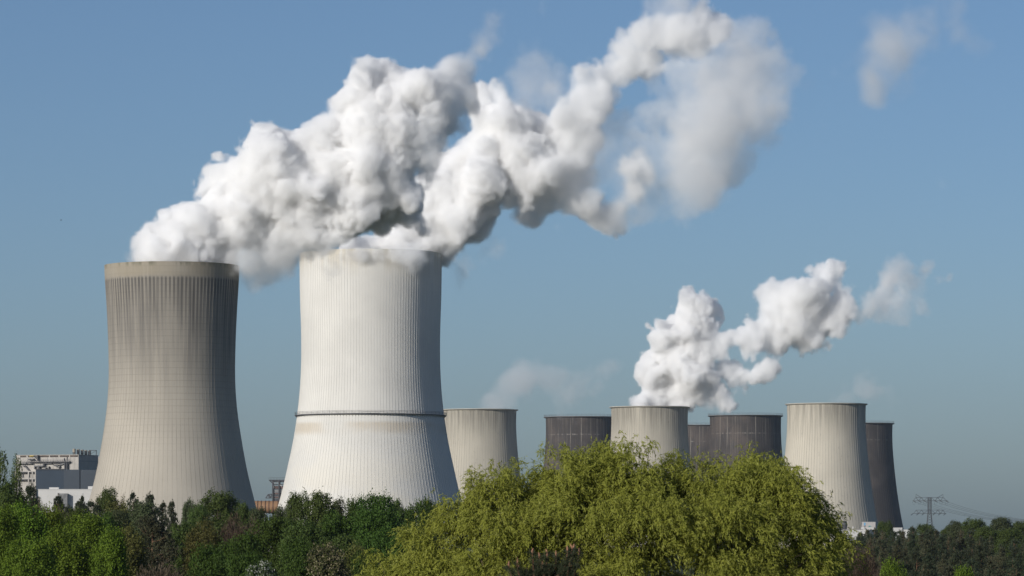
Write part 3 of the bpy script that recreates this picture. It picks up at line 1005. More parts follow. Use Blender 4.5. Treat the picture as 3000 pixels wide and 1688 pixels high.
G_cream = leaf_material('cream_flowering_leaves', [(0.0, (0.055, 0.072, 0.022)), (0.55, (0.090, 0.105, 0.032)), (0.72, (0.22, 0.20, 0.11)), (1.0, (0.29, 0.26, 0.16))], 0.25, even=0.0)
G_white = leaf_material('white_flowering_leaves', [(0.0, (0.045, 0.078, 0.018)), (0.66, (0.070, 0.110, 0.028)), (0.78, (0.34, 0.35, 0.30)), (1.0, (0.46, 0.46, 0.42))], 0.25, even=0.0)
G_poplar = leaf_material('poplar_leaves', [(0.0, (0.060, 0.095, 0.022)), (0.5, (0.095, 0.140, 0.032)), (1.0, (0.145, 0.185, 0.052))])

V = {
    'bright': [broad_variant('bright_tree', s, 16, 6.0, 4.0, 30, 24000, 0.235, G_bright, bark, spiky=0.3) for s in (1, 2, 31)],
    'dark': [broad_variant('dark_tree', s, 15, 7.0, 3.0, 30, 27000, 0.24, G_dark, bark) for s in (3, 4, 34)],
    'mid': [broad_variant('mid_tree', s, 16, 6.0, 4.0, 26, 21000, 0.23, G_mid, bark) for s in (5, 6, 36)],
    'grey': [broad_variant('grey_tree', s, 16, 5.0, 4.0, 22, 15000, 0.22, G_grey, bark_pale, spiky=0.1) for s in (7, 37)],
    'olive': [broad_variant('olive_tree', 8, 16, 5.0, 4.0, 22, 16000, 0.22, G_olive, bark, spiky=0.3)],
    'cream': [broad_variant('cream_tree', 9, 13, 4.2, 3.0, 24, 14000, 0.20, G_cream, bark)],
    'white': [broad_variant('white_tree', 10, 13, 4.2, 3.0, 24, 14000, 0.18, G_white, bark)],
    'poplar': [broad_variant('poplar_tree', 11, 18, 3.4, 5.0, 24, 1700, 0.24, G_poplar, bark_pale, spiky=0.5)],
    'pine': [pine_variant('pine_tree', s, 16, 4.6, 21, 22, G_pine, 0.30, tuft_n=13) for s in (12, 13, 42)],
    'bigpine': [pine_variant('big_pine', 14, 15.5, 7.5, 20, 34, G_pine2, 0.32, tuft_n=13)],
    'youngpine': [pine_variant('young_pine', s, 12.5, 4.4, 19, 18, G_pine if s != 17 else G_pine2, 0.34, tuft_n=12, z0=0.1) for s in (15, 16, 17)],
    'brown': [twig_variant('brown_tree', 18, 16, 5.0, 16000, G_brown)],
    'redbrown': [twig_variant('red_brown_tree', 19, 15, 5.0, 16000, G_redbrown)],
}
KIND_NAME = dict(bright='leafy_tree', dark='leafy_tree', mid='leafy_tree', grey='leafy_tree', olive='leafy_tree', cream='flowering_tree', white='flowering_tree', poplar='poplar_tree',
                 pine='pine_tree', bigpine='pine_tree', youngpine='pine_tree', brown='budding_tree', redbrown='budding_tree')
_count = {}
_trng = random.Random(4)


def tree(kind, px, py, wpx, d, label, group=None):
    """tree whose top shows at photo pixel (px, py), wpx photo pixels wide, d metres away"""
    vs_ = V[kind]
    i = _count.get(kind, 0)
    _count[kind] = i + 1
    tm, cm, H, W = vs_[i % len(vs_)]
    top = at(px, py, d)
    root = thing(KIND_NAME[kind], label, 'tree', (top.x, d, 0), _trng.uniform(0, 6.28), group)
    sxy = wpx * d / F / W
    root.scale = (sxy, sxy, top.z / H)
    for nm, me in (('trunk', tm), ('crown', cm)):
        o = bpy.data.objects.new(nm, me)
        C.objects.link(o)
        o.parent = root
        if nm == 'crown':
            o['kind'] = 'stuff'
    return root


LG = 'mixed woodland in front of the towers'
for row in [
    ('pine', 98, 1405, 95, 520, 'dark pine in front of the slate-blue hall, left of the white hall'),
    ('pine', 160, 1434, 80, 540, 'dark pine reaching the left end of the white hall roof'),
    ('pine', 240, 1441, 60, 620, 'slim dark pine standing before the right end of the white hall'),
    ('pine', 205, 1470, 70, 560, 'short dark pine below the white hall'),
    ('pine', 275, 1462, 75, 540, 'dark pine just below the left foot of the stained tower'),
    ('mid', 315, 1437, 75, 560, 'dull green tree topping the woods at the stained tower left foot'),
    ('brown', 352, 1440, 60, 540, 'thin brown budding tree between pines below the stained tower'),
    ('pine', 392, 1431, 70, 580, 'dark pine with tallest top below the middle of the stained tower'),
    ('pine', 434, 1432, 72, 560, 'dark pine right beside the tallest pine below the stained tower'),
    ('pine', 472, 1455, 66, 540, 'second dark pine to the right of the tallest one below the stained tower'),
    ('pine', 505, 1456, 66, 520, 'rightmost dark pine of the row below the stained tower'),
    ('olive', 352, 1470, 120, 470, 'olive-brown tree in the middle of the woods below the stained tower'),
    ('grey', 420, 1475, 110, 450, 'grey-green tree in the middle of the woods below the stained tower'),
    ('grey', 553, 1470, 46, 540, 'small pale green treetop left of the leafy tree at the stained tower right foot'),
    ('mid', 640, 1446, 130, 500, 'broad light green tree at the right foot of the stained tower'),
    ('mid', 585, 1478, 80, 480, 'light green tree left below the broad one at the stained tower right foot'),
    ('mid', 712, 1478, 85, 520, 'light green tree left of the copper duct'),
    ('grey', 755, 1492, 66, 500, 'greyish tree top in front of the copper duct'),
    ('grey', 815, 1490, 48, 500, 'small grey-green treetop at the left foot of the white tower'),
    ('grey', 842, 1488, 40, 510, 'slim grey-green treetop before the white tower left edge'),
    ('redbrown', 690, 1497, 120, 430, 'red-brown budding tree below the copper duct'),
    ('redbrown', 752, 1512, 110, 420, 'second red-brown budding tree, right below the copper duct'),
    ('mid', 876, 1450, 90, 430, 'green tree top left of the highest tree before the white tower'),
    ('mid', 944, 1443, 120, 420, 'highest light green tree in front of the white tower'),
    ('grey', 985, 1470, 70, 430, 'grey-green treetop just right of the highest tree before the white tower'),
    ('dark', 1036, 1462, 100, 430, 'dark green tree at the middle of the white tower foot'),
    ('dark', 1100, 1453, 150, 420, 'broad round dark green tree at the white tower right half'),
    ('mid', 1168, 1474, 90, 440, 'green tree between the broad dark tree and the willow'),
    ('dark', 1228, 1470, 100, 430, 'dark green tree touching the upper left of the willow'),
    ('mid', 1265, 1478, 90, 450, 'green tree half hidden by the left edge of the willow'),
    # middle rows
    ('brown', 145, 1455, 150, 400, 'large brown budding tree below the white hall'),
    ('brown', 200, 1480, 110, 390, 'second brown budding tree right of the large one'),
    ('mid', 230, 1490, 130, 380, 'dull green tree right of the brown budding trees'),
    ('dark', 300, 1508, 140, 370, 'dark green tree left of the big dark pine'),
    ('grey', 345, 1500, 110, 375, 'grey-green tree behind the big dark pine, on its left'),
    ('bigpine', 445, 1500, 230, 350, 'big bushy dark pine in the middle of the left woods'),
    ('olive', 375, 1545, 130, 340, 'yellowish green tree left of the big dark pine'),
    ('mid', 545, 1535, 120, 360, 'dull green tree right beside the big dark pine'),
    ('olive', 597, 1528, 130, 350, 'yellowish green rounded tree right of the big dark pine'),
    ('redbrown', 655, 1535, 150, 350, 'large red-brown budding tree left of the dark green trees'),
    ('dark', 800, 1518, 190, 350, 'large dark green tree below the left foot of the white tower'),
    ('dark', 695, 1572, 170, 330, 'round dark green tree in front of the red-brown trees'),
    ('mid', 890, 1535, 170, 345, 'mid green tree in front of the highest tree before the white tower'),
    ('dark', 1005, 1505, 180, 350, 'dark green tree in the second row below the white tower'),
    ('dark', 1110, 1495, 190, 340, 'second dark green tree of that row, nearest the willow'),
    ('mid', 985, 1570, 170, 320, 'mid green tree behind the cream-flowering one'),
    ('dark', 1150, 1560, 170, 310, 'shaded dark green tree against the lower left of the willow'),
    # front
    ('poplar', -4, 1325, 75, 400, 'sparse poplar cut by the left picture edge'),
    ('poplar', 47, 1345, 50, 410, 'slim sparse poplar in front of the boiler house left end'),
    ('mid', 30, 1420, 120, 390, 'dull green tree below the poplars at the left edge'),
    ('bright', 70, 1478, 170, 310, 'bright green tree, highest of the bright ones in the lower left corner'),
    ('bright', 0, 1500, 140, 300, 'bright green tree cut by the left edge'),
    ('bright', 145, 1505, 120, 315, 'bright green tree with a pointed top right of the highest bright one'),
    ('bright', 250, 1508, 150, 310, 'bright green tree with long upright shoots left of the big dark pine'),
    ('bright', 195, 1560, 150, 290, 'low bright green tree in front between the taller bright ones'),
    ('bright', 315, 1565, 140, 290, 'rightmost bright green tree, below the grey-green ones'),
    ('bright', 90, 1580, 170, 280, 'bright green tree at the bottom of the lower left corner'),
    ('brown', 470, 1628, 190, 300, 'low brownish tree at the bottom under the big dark pine'),
    ('dark', 620, 1600, 150, 300, 'dark green tree at the bottom right of the brownish one'),
    ('dark', 720, 1625, 170, 280, 'low dark green tree at the bottom behind the white-flowering one'),
    ('white', 775, 1645, 130, 260, 'white-flowering tree at the bottom edge'),
    ('dark', 885, 1590, 150, 290, 'dark green tree at the bottom left of the cream-flowering one'),
    ('cream', 962, 1592, 140, 270, 'rounded cream-flowering tree at the bottom left of the willow'),
    ('olive', 1035, 1600, 110, 300, 'brownish green tree between the cream-flowering one and the willow'),
    ('dark', 1075, 1620, 120, 290, 'low dark green tree at the bottom touching the willow'),
]:
    tree(*row, LG)

for px_, py_, w_ in ((182, 1455, 95), (222, 1452, 90), (262, 1458, 90)):
    tree('pine', px_, py_, w_, 600 + px_ * 0.1, {182: 'dark pine overlapping the grey porch of the white hall', 222: 'dark pine before the middle of the white hall', 262: 'dark pine where the white hall meets the stained tower'}[px_], LG)
RG = 'woodland on the right'
for row in [
    ('mid', 2592, 1530, 60, 980, 'pale green tree standing before the dark tower foot'),
    ('mid', 2715, 1536, 70, 900, 'light green treetop at the foot of the pylon'),
    ('mid', 2775, 1543, 50, 900, 'small light green treetop right of the pylon'),
    ('grey', 2805, 1530, 66, 880, 'pale green leafy tree right of the pylon'),
    ('mid', 2852, 1523, 84, 860, 'tall mid green tree between the pylon and the right edge'),
    ('grey', 2935, 1518, 80, 850, 'highest pale grey-green tree near the right edge'),
    ('mid', 2985, 1528, 70, 860, 'green tree cut by the right edge'),
    ('mid', 2895, 1545, 90, 800, 'mid green tree below the pale ones near the right edge'),
    ('mid', 2960, 1552, 90, 780, 'green tree in the second row near the right edge'),
    ('redbrown', 2535, 1590, 110, 420, 'red-brown budding tree at the right edge of the willow'),
    ('brown', 2500, 1570, 80, 440, 'brown budding tree right behind the willow edge'),
    ('bright', 2625, 1650, 110, 300, 'small bright green tree at the bottom right of the willow'),
    ('bright', 2820, 1675, 90, 300, 'bright green treetop cut by the bottom edge at lower right'),
    ('brown', 2590, 1640, 100, 330, 'low brown budding tree beside the small bright green one'),
]:
    tree(*row, RG)
rr = random.Random(21)
rows = [(1554, 960, 12), (1548, 900, 17), (1556, 820, 16), (1566, 740, 15), (1580, 660, 13), (1597, 590, 12), (1616, 530, 11), (1637, 480, 10), (1660, 440, 10), (1682, 410, 9)]
for j, (py_, d, n) in enumerate(rows):
    for k in range(n):
        px_ = 2455 + (3060 - 2455) * (k + rr.uniform(0.1, 0.9)) / n
        if j > 4 and px_ < 2560:
            continue
        y_ = py_ + rr.uniform(-8, 9) - (6 if px_ > 2650 and j < 3 else 0)
        tree('youngpine', px_, y_, rr.uniform(52, 78) * (620 / d) ** 0.8 + 6, d + rr.uniform(-30, 30), 'dark young pine in the dense stand at lower right', 'young pines at lower right')

# ------------------------------------------------------------------ the big willow
def willow():
    rng = np.random.default_rng(77)
    d = 110.0
    s = d / F
    cx = (1800 - 1500) * s
    root = thing('willow_tree', 'huge yellow-green willow filling the foreground right of centre', 'tree', (cx, d, 0))
    # lobes: photo x, photo y, radius in px (x, z), depth offset m
    lob = [(1450, 1462, 95, 105, -0.6), (1375, 1560, 120, 120, -1.0), (1270, 1640, 130, 120, -0.6), (1180, 1720, 130, 120, 0.0), (1560, 1455, 120, 95, 0.8),
           (1650, 1420, 150, 115, -0.8), (1760, 1410, 150, 122, 0.4), (1870, 1420, 150, 128, -0.9), (1990, 1430, 130, 95, 0.5), (2100, 1430, 140, 105, -0.3),
           (2200, 1430, 135, 112, 0.6), (2280, 1470, 110, 105, -0.8), (2350, 1560, 110, 120, 0.0), (2410, 1650, 110, 110, -0.5), (2450, 1740, 110, 110, 0),
           (1500, 1600, 200, 150, -1.8), (1700, 1580, 220, 160, -2.2), (1900, 1590, 220, 170, -2.3), (2110, 1590, 210, 160, -2.0), (2280, 1640, 160, 150, -1.6),
           (1400, 1720, 200, 140, -1.9), (1620, 1730, 210, 140, -2.6), (1850, 1740, 220, 140, -2.7), (2080, 1740, 210, 140, -2.5), (2290, 1760, 180, 130, -1.8),
           (1650, 1560, 240, 190, 2.0), (1950, 1560, 260, 190, 2.2), (1350, 1680, 200, 160, 1.6), (2250, 1640, 200, 170, 1.6), (1800, 1850, 420, 180, 0.0), (1400, 1900, 300, 170, 0.0), (2200, 1900, 300, 170, 0.0)]
    A = []
    for px, py, rx, rz, dy in lob:
        p = at(px, py, d)
        rx, rz = rx - 16, rz - 20
        A.append((p.x - cx, dy, p.z, rx * s, (rx * s + rz * s) / 2, rz * s))
    A = np.array(A)
    wgt = A[:, 3] * A[:, 5]
    wgt[-3:] *= 0.35
    wgt[:15] *= 1.5
    # bunches of drooping shoots, left out where gaps open into the crown
    nb = 10500
    which = rng.choice(len(A), nb, p=wgt / wgt.sum())
    dv = unit(rng.normal(size=(nb, 3)) + np.array([0, -0.35, 0.25]))
    rad = rng.uniform(0.45, 1.05, nb) ** 0.45
    bc = A[which, :3] + dv * A[which, 3:6] * rad[:, None]
    ph = rng.uniform(0, 6.28, (3, 6))
    gap = np.zeros(nb)
    for o_, fr in enumerate((1.7, 3.1, 5.3)):
        q = bc * fr
        gap += (np.sin(q[:, 0] + ph[o_, 0] + 1.3 * np.sin(q[:, 2] * 0.7 + ph[o_, 1])) * np.sin(q[:, 1] + ph[o_, 2]) + np.sin(q[:, 2] * 1.1 + ph[o_, 3] + 1.2 * np.sin(q[:, 0] * 0.8 + ph[o_, 4]))) / (1 + 0.6 * o_)
    keep = np.argsort(-(gap * np.where(which < 15, 0.75, 1.0) + rng.normal(size=nb) * 0.55))[:5600]
    which, dv, bc = which[keep], dv[keep], bc[keep]
    # shaded inner foliage
    n_in = 2300
    w1 = rng.choice(len(A), n_in, p=wgt / wgt.sum())
    d1 = unit(rng.normal(size=(n_in, 3)))
    b1 = A[w1, :3] + d1 * A[w1, 3:6] * rng.uniform(0.2, 0.62, n_in)[:, None]
    which, dv, bc = np.concatenate([which, w1]), np.concatenate([dv, d1]), np.concatenate([bc, b1])
    # sprigs that stand out of the outline
    ns_ = 170
    w2 = rng.choice(15, ns_)
    d2 = unit(rng.normal(size=(ns_, 3)) * np.array([0.9, 0.6, 0.4]) + np.array([0, 0, 1.0]))
    b2 = A[w2, :3] + d2 * A[w2, 3:6] * rng.uniform(1.05, 1.28, ns_)[:, None]
    which, dv, bc = np.concatenate([which, w2]), np.concatenate([dv, d2]), np.concatenate([bc, b2])
    nb = len(bc)
    per = 6
    si = np.repeat(np.arange(nb), per)
    ns = len(si)
    hd = unit(dv[si] * 1.0 + rng.normal(size=(ns, 3)) * 0.55)
    st = bc[si] + rng.normal(size=(ns, 3)) * 0.11
    slen = rng.uniform(0.22, 0.6, ns)
    rise = rng.uniform(-0.2, 0.9, ns)
    K = 11
    tt = (np.arange(K) + 0.5) / K
    t = np.tile(tt, ns)
    ii = np.repeat(np.arange(ns), K)
    h = np.stack([hd[ii, 0], hd[ii, 1], np.zeros(len(ii))], 1)
    p = st[ii] + h * (slen[ii] * t)[:, None] * 0.75
    p[:, 2] += slen[ii] * (rise[ii] * t - 0.75 * t * t)
    p += rng.normal(size=p.shape) * 0.018
    ax = h * 0.6 + rng.normal(size=p.shape) * 0.3
    ax[:, 2] += 0.25 - 1.0 * t
    nrm = rng.normal(size=p.shape) * 0.55 + dv[si][ii] * 0.6 + np.array([-0.35, -0.45, 0.6])
    ln = rng.uniform(0.09, 0.16, len(p))
    me = leaf_mesh('willow_crown', p + unit(ax) * 0.04, ax, nrm, ln, ln * rng.uniform(0.16, 0.23, len(p)), leaf_material('willow_leaves', [
        (0.0, (0.160, 0.180, 0.022)), (0.35, (0.250, 0.265, 0.036)), (0.8, (0.325, 0.320, 0.052)), (1.0, (0.350, 0.355, 0.110))], 0.42))
    o = bpy.data.objects.new('crown', me)
    C.objects.link(o)
    o.parent = root
    o['kind'] = 'stuff'
    # trunk, limbs and twigs
    m = MB()
    fork = Vector((0.2, 0, 5.0))
    m.tube([(0, 0, 0), (0.1, 0.05, 2.5), fork], [0.55, 0.45, 0.42], 12)
    for k in range(len(A)):
        b = Vector(A[k, :3])
        mid = fork.lerp(b, 0.5) + Vector((rng.normal() * 0.4, rng.normal() * 0.4, -0.5))
        m.tube([fork, fork.lerp(mid, 0.5) + Vector((0, 0, -0.15)), mid, b], [0.16, 0.11, 0.07, 0.025], 7, cap=False)
        own = np.where(which == k)[0]
        for q in own[rng.permutation(len(own))[:10]]:
            e = Vector(bc[q])
            mm = b.lerp(e, 0.55) + Vector(rng.normal(size=3) * 0.08)
            m.tube([mid.lerp(b, 0.85), mm, e], [0.022, 0.013, 0.006], 4, cap=False)
    tr = m.build('trunk', bark, root, smooth=True)
    return root


willow()


# ------------------------------------------------------------------ pine top close to the camera
def near_pine():
    rng = np.random.default_rng(5)
    d = 44.0
    s = d / F
    cx = (1590 - 1500) * s
    root = thing('pine_tree', 'blurred pine top with pink candles at the bottom edge before the willow', 'tree', (cx, d, 0))
    tr = MB()
    zt = at(0, 1615, d).z
    tr.tube([(0, 0, 0), (0.05, 0, 6), (0, 0, zt - 0.25)], [0.16, 0.11, 0.02], 10)
    cen, dr = [], []
    candles = MB()
    tips = [(1492, 1650), (1515, 1640), (1560, 1612), (1581, 1625), (1588, 1650), (1603, 1615), (1630, 1620), (1662, 1605), (1675, 1600), (1683, 1600), (1697, 1612), (1545, 1670), (1520, 1660), (1640, 1640), (1610, 1650), (1570, 1660), (1655, 1640), (1685, 1650)]
    for i, (px, py) in enumerate(tips):
        q = at(px, py, d)
        e = Vector((q.x - cx, rng.uniform(-0.3, 0.3), q.z - 0.06))
        b = Vector((e.x * 0.3, e.y * 0.3, zt - 0.55 - 0.35 * abs(e.x)))
        tr.tube([b, b.lerp(e, 0.5) + Vector((e.x * 0.15, 0, -0.05)), e], [0.02, 0.014, 0.008], 5, cap=False)
        for k in range(7):
            f = 0.35 + 0.65 * k / 6
            cen.append(b.lerp(e, f))
            dr.append((e.x * 0.5, e.y * 0.5, 0.35))
        if i < 13:
            candles.tube([e, e + Vector((rng.normal() * 0.006, 0, 0.045)), e + Vector((rng.normal() * 0.01, 0, 0.085))], [0.009, 0.012, 0.004], 6)
    for k in range(260):
        a = rng.uniform(0, 6.28)
        z = zt - rng.uniform(0.25, 2.2)
        r = rng.uniform(0.1, 0.55 + 0.3 * (zt - z))
        cen.append(Vector((math.cos(a) * r, math.sin(a) * r, z + 0.1 * r)))
        dr.append((math.cos(a), math.sin(a), 0.5))
        if k % 3 == 0:
            tr.tube([(0, 0, z - 0.15), cen[-1]], [0.02, 0.008], 4, cap=False)
    cen, dr = np.array(cen), unit(np.array(dr))
    idx = np.repeat(np.arange(len(cen)), 70)
    ax = unit(rng.normal(size=(len(idx), 3)) * 0.6 + dr[idx])
    p = cen[idx] + ax * 0.03 + rng.normal(size=(len(idx), 3)) * 0.018
    ln = rng.uniform(0.05, 0.085, len(idx))
    me = leaf_mesh('near_pine_needles', p, ax, rng.normal(size=p.shape), ln, np.full(len(idx), 0.007), G_pine)
    o = bpy.data.objects.new('crown', me)
    C.objects.link(o)
    o.parent = root
    o['kind'] = 'stuff'
    tr.build('trunk', bark_pine, root)
    candles.build('candles', plain('pink_pine_candle', (0.38, 0.19, 0.12), 0.2, 20.0, 0.8), root, kind='stuff')


near_pine()
# ------------------------------------------------------------------ steam plumes (baked into volume grids)

def bspline_matrix(n, vox, scale, off):
    """n samples at spacing vox of a cubic B-spline lattice with spacing scale"""
    t = np.arange(n) * vox / scale + off
    i = np.floor(t).astype(int)
    f = (t - i).astype(np.float32)
    m = int(i.max()) + 4
    W = np.zeros((n, m), np.float32)
    r = np.arange(n)
    W[r, i] = (1 - f) ** 3 / 6
    W[r, i + 1] = (3 * f ** 3 - 6 * f ** 2 + 4) / 6
    W[r, i + 2] = (-3 * f ** 3 + 3 * f ** 2 + 3 * f + 1) / 6
    W[r, i + 3] = f ** 3 / 6
    return W


def lattice_noise(rng, shape, vox, scale):
    Ws = [bspline_matrix(n, vox, scale, rng.random()) for n in shape]
    L = rng.normal(size=[w.shape[1] for w in Ws]).astype(np.float32)
    a = np.tensordot(Ws[0], L, (1, 0))
    a = np.tensordot(a, Ws[1], (1, 1))          # (x, z, y)
    a = np.tensordot(a, Ws[2], (1, 1))          # (x, y, z)
    return a * 1.9                              # roughly unit deviation


def fbm(rng, shape, vox, scale, octaves, gain=0.5, billow=False):
    out = np.zeros(shape, np.float32)
    amp = 1.0
    for o in range(octaves):
        if scale < vox * 1.5:
            break
        n = lattice_noise(rng, shape, vox, scale)
        out += amp * ((np.abs(n) - 0.8) if billow else n)
        amp *= gain
        scale *= 0.5
    return out


def smooth(a):
    a = np.clip(a, 0, 1)
    return a * a * (3 - 2 * a)


def volume_material(name, color, aniso):
    m = bpy.data.materials.new(name)
    m.use_nodes = True
    nt = m.node_tree
    nt.nodes.clear()
    out = nt.nodes.new('ShaderNodeOutputMaterial')
    v = nt.nodes.new('ShaderNodeVolumeScatter')
    v.inputs['Color'].default_value = (*color, 1)
    v.inputs['Anisotropy'].default_value = aniso
    a = nt.nodes.new('ShaderNodeAttribute')
    a.attribute_name = 'density'
    nt.links.new(a.outputs['Fac'], v.inputs['Density'])
    nt.links.new(v.outputs[0], out.inputs['Volume'])
    return m


def volume_object(name, dens, lo, hi, material):
    """bake a numpy density array into a volume with a Volume Cube node"""
    nx, ny, nz = dens.shape
    me = bpy.data.meshes.new(name)
    n = nx * ny * nz
    me.vertices.add(n)
    me.vertices.foreach_set('co', np.tile(np.array([(a + b) / 2 for a, b in zip(lo, hi)], np.float32), n))
    at_ = me.attributes.new('fog', 'FLOAT', 'POINT')
    at_.data.foreach_set('value', np.ascontiguousarray(dens, np.float32).ravel())
    ob = bpy.data.objects.new(name, me)
    C.objects.link(ob)
    g = bpy.data.node_groups.new(name + '_nodes', 'GeometryNodeTree')
    g.interface.new_socket('Geometry', in_out='INPUT', socket_type='NodeSocketGeometry')
    g.interface.new_socket('Geometry', in_out='OUTPUT', socket_type='NodeSocketGeometry')
    N, L = g.nodes, g.links
    gi, go = N.new('NodeGroupInput'), N.new('NodeGroupOutput')
    pos, sep = N.new('GeometryNodeInputPosition'), N.new('ShaderNodeSeparateXYZ')
    L.new(pos.outputs[0], sep.inputs[0])

    def mth(op, a, b):
        k = N.new('ShaderNodeMath')
        k.operation = op
        for s, v in zip(k.inputs, (a, b)):
            if isinstance(v, (int, float)):
                s.default_value = v
            elif v is not None:
                L.new(v, s)
        return k.outputs[0]
    idx = []
    for ax, (num, a, b) in enumerate(zip(dens.shape, lo, hi)):
        t = mth('SUBTRACT', sep.outputs[ax], a)
        t = mth('MULTIPLY', t, (num - 1) / (b - a))
        idx.append(mth('ROUND', t, None))
    t = mth('ADD', mth('MULTIPLY', idx[0], float(ny)), idx[1])
    t = mth('ADD', mth('MULTIPLY', t, float(nz)), idx[2])
    si = N.new('GeometryNodeSampleIndex')
    si.data_type = 'FLOAT'
    si.domain = 'POINT'
    si.clamp = True
    na = N.new('GeometryNodeInputNamedAttribute')
    na.data_type = 'FLOAT'
    na.inputs['Name'].default_value = 'fog'
    L.new(gi.outputs[0], si.inputs['Geometry'])
    L.new(na.outputs[0], si.inputs['Value'])
    L.new(t, si.inputs['Index'])
    vc = N.new('GeometryNodeVolumeCube')
    L.new(si.outputs[0], vc.inputs['Density'])
    vc.inputs['Min'].default_value = lo
    vc.inputs['Max'].default_value = hi
    vc.inputs['Resolution X'].default_value = nx
    vc.inputs['Resolution Y'].default_value = ny
    vc.inputs['Resolution Z'].default_value = nz
    sm = N.new('GeometryNodeSetMaterial')
    sm.inputs['Material'].default_value = material
    L.new(vc.outputs[0], sm.inputs['Geometry'])
    L.new(sm.outputs[0], go.inputs[0])
    me.materials.append(material)
    md = ob.modifiers.new('steam', 'NODES')
    md.node_group = g
    return ob


def make_plume(name, puffs, Y0, vox, seed, depth=0.8, drift=0.0, warp=5.0, warp_scale=28.0, erode=2.4, erode_scale=13.0, grow=1.1, bias=0.9, blend=0.6, fray_k=1.0):
    """puffs: (photo x, photo y, radius in photo px, density per metre, edge width m, detail 0..1[, depth offset m])"""
    rng = np.random.default_rng(seed)
    s = Y0 / F
    x_first = puffs[0][0]
    S = []
    for p in puffs:
        px, py, r, rho, w, det = p[:6]
        r *= grow
        Y = Y0 + drift * (px - x_first) * s + (p[6] if len(p) > 6 else rng.uniform(-depth, depth) * r * s)
        c = at(px, py, Y)
        R = r * Y / F
        S.append((c.x, c.y, c.z, R, rho, w, det))
        for _ in range(int(7 * det)):
            d = rng.normal(size=3)
            d /= np.linalg.norm(d)
            r1 = R * rng.uniform(0.12, 0.5)
            q = np.array(c) + d * R * rng.uniform(0.72, 0.95)
            S.append((*q, r1, rho, w, 0))
    S = np.array(S)
    pad = warp * 2.0 + erode * 2.0 + 2
    lo = (S[:, :3] - S[:, 3:4]).min(0) - pad
    hi = (S[:, :3] + S[:, 3:4]).max(0) + pad
    shape = tuple(int(math.ceil((b - a) / vox)) + 1 for a, b in zip(lo, hi))
    hi = lo + (np.array(shape) - 1) * vox
    co = [np.linspace(a, b, n, dtype=np.float32) for a, b, n in zip(lo, hi, shape)]
    P = []
    for ax in range(3):
        base = co[ax].reshape([-1 if i == ax else 1 for i in range(3)])
        P.append(base + warp * 0.5 * fbm(rng, shape, vox, warp_scale, 3, 0.5))
    E = erode * fbm(rng, shape, vox, erode_scale, 5, 0.74, billow=True)
    # smooth union of the puffs, then turbulence on its surface
    num = np.full(shape, 1e-9, np.float32)
    rsum = np.zeros(shape, np.float32)
    wsum = np.zeros(shape, np.float32)
    kk = blend
    for x, y, z, R, rho, w, _ in S:
        m = R + pad
        sl = []
        for v, a in zip((x, y, z), lo):
            sl.append(slice(max(0, int((v - m - a) / vox)), int((v + m - a) / vox) + 2))
        sl = tuple(sl)
        d = np.sqrt((P[0][sl] - x) ** 2 + (P[1][sl] - y) ** 2 + (P[2][sl] - z) ** 2)
        e = np.exp(kk * np.clip(R - d, -24, 24))
        num[sl] += e
        rsum[sl] += rho * e
        wsum[sl] += w * e
    field = np.log(num) / kk + bias
    rho = rsum / num
    w = np.maximum(wsum / num, 0.5)
    depth_in = field + E
    dens = rho * smooth(depth_in / w)
    # uneven water content: torn edges, and thin parts fray into shreds
    fray = fbm(rng, shape, vox, 16.0, 4, 0.6)
    torn = fbm(rng, shape, vox, 5.5, 3, 0.65)
    thin = np.clip(1.0 - dens / 0.2, 0, 1) * fray_k
    edge = np.clip(1.0 - depth_in / 6.0, 0, 1) * 0.95
    dens *= (1.0 - thin * (1.0 - smooth(0.62 + 0.5 * fray))) * (1.0 - edge * (1.0 - smooth(0.60 + 0.55 * torn)))
    del num, rsum, wsum, field, depth_in, fray, torn
    dens[dens < 1e-4] = 0
    return dens, tuple(map(float, lo)), tuple(map(float, hi))
def scaled(rows, x0, y0, k, tail):
    """puff rows measured in an enlarged crop (origin x0, y0; k photo px per crop px)"""
    return [(x0 + r[0] * k, y0 + r[1] * k, r[2] * k) + tuple(r[3:] if len(r) > 3 else tail) for r in rows]


FULL = (0.9, 1.3, 0.9)
MID = (0.3, 2.4, 0.8)
SOFT = (0.075, 7.0, 0.4)
MIST = (0.012, 14.0, 0.0)

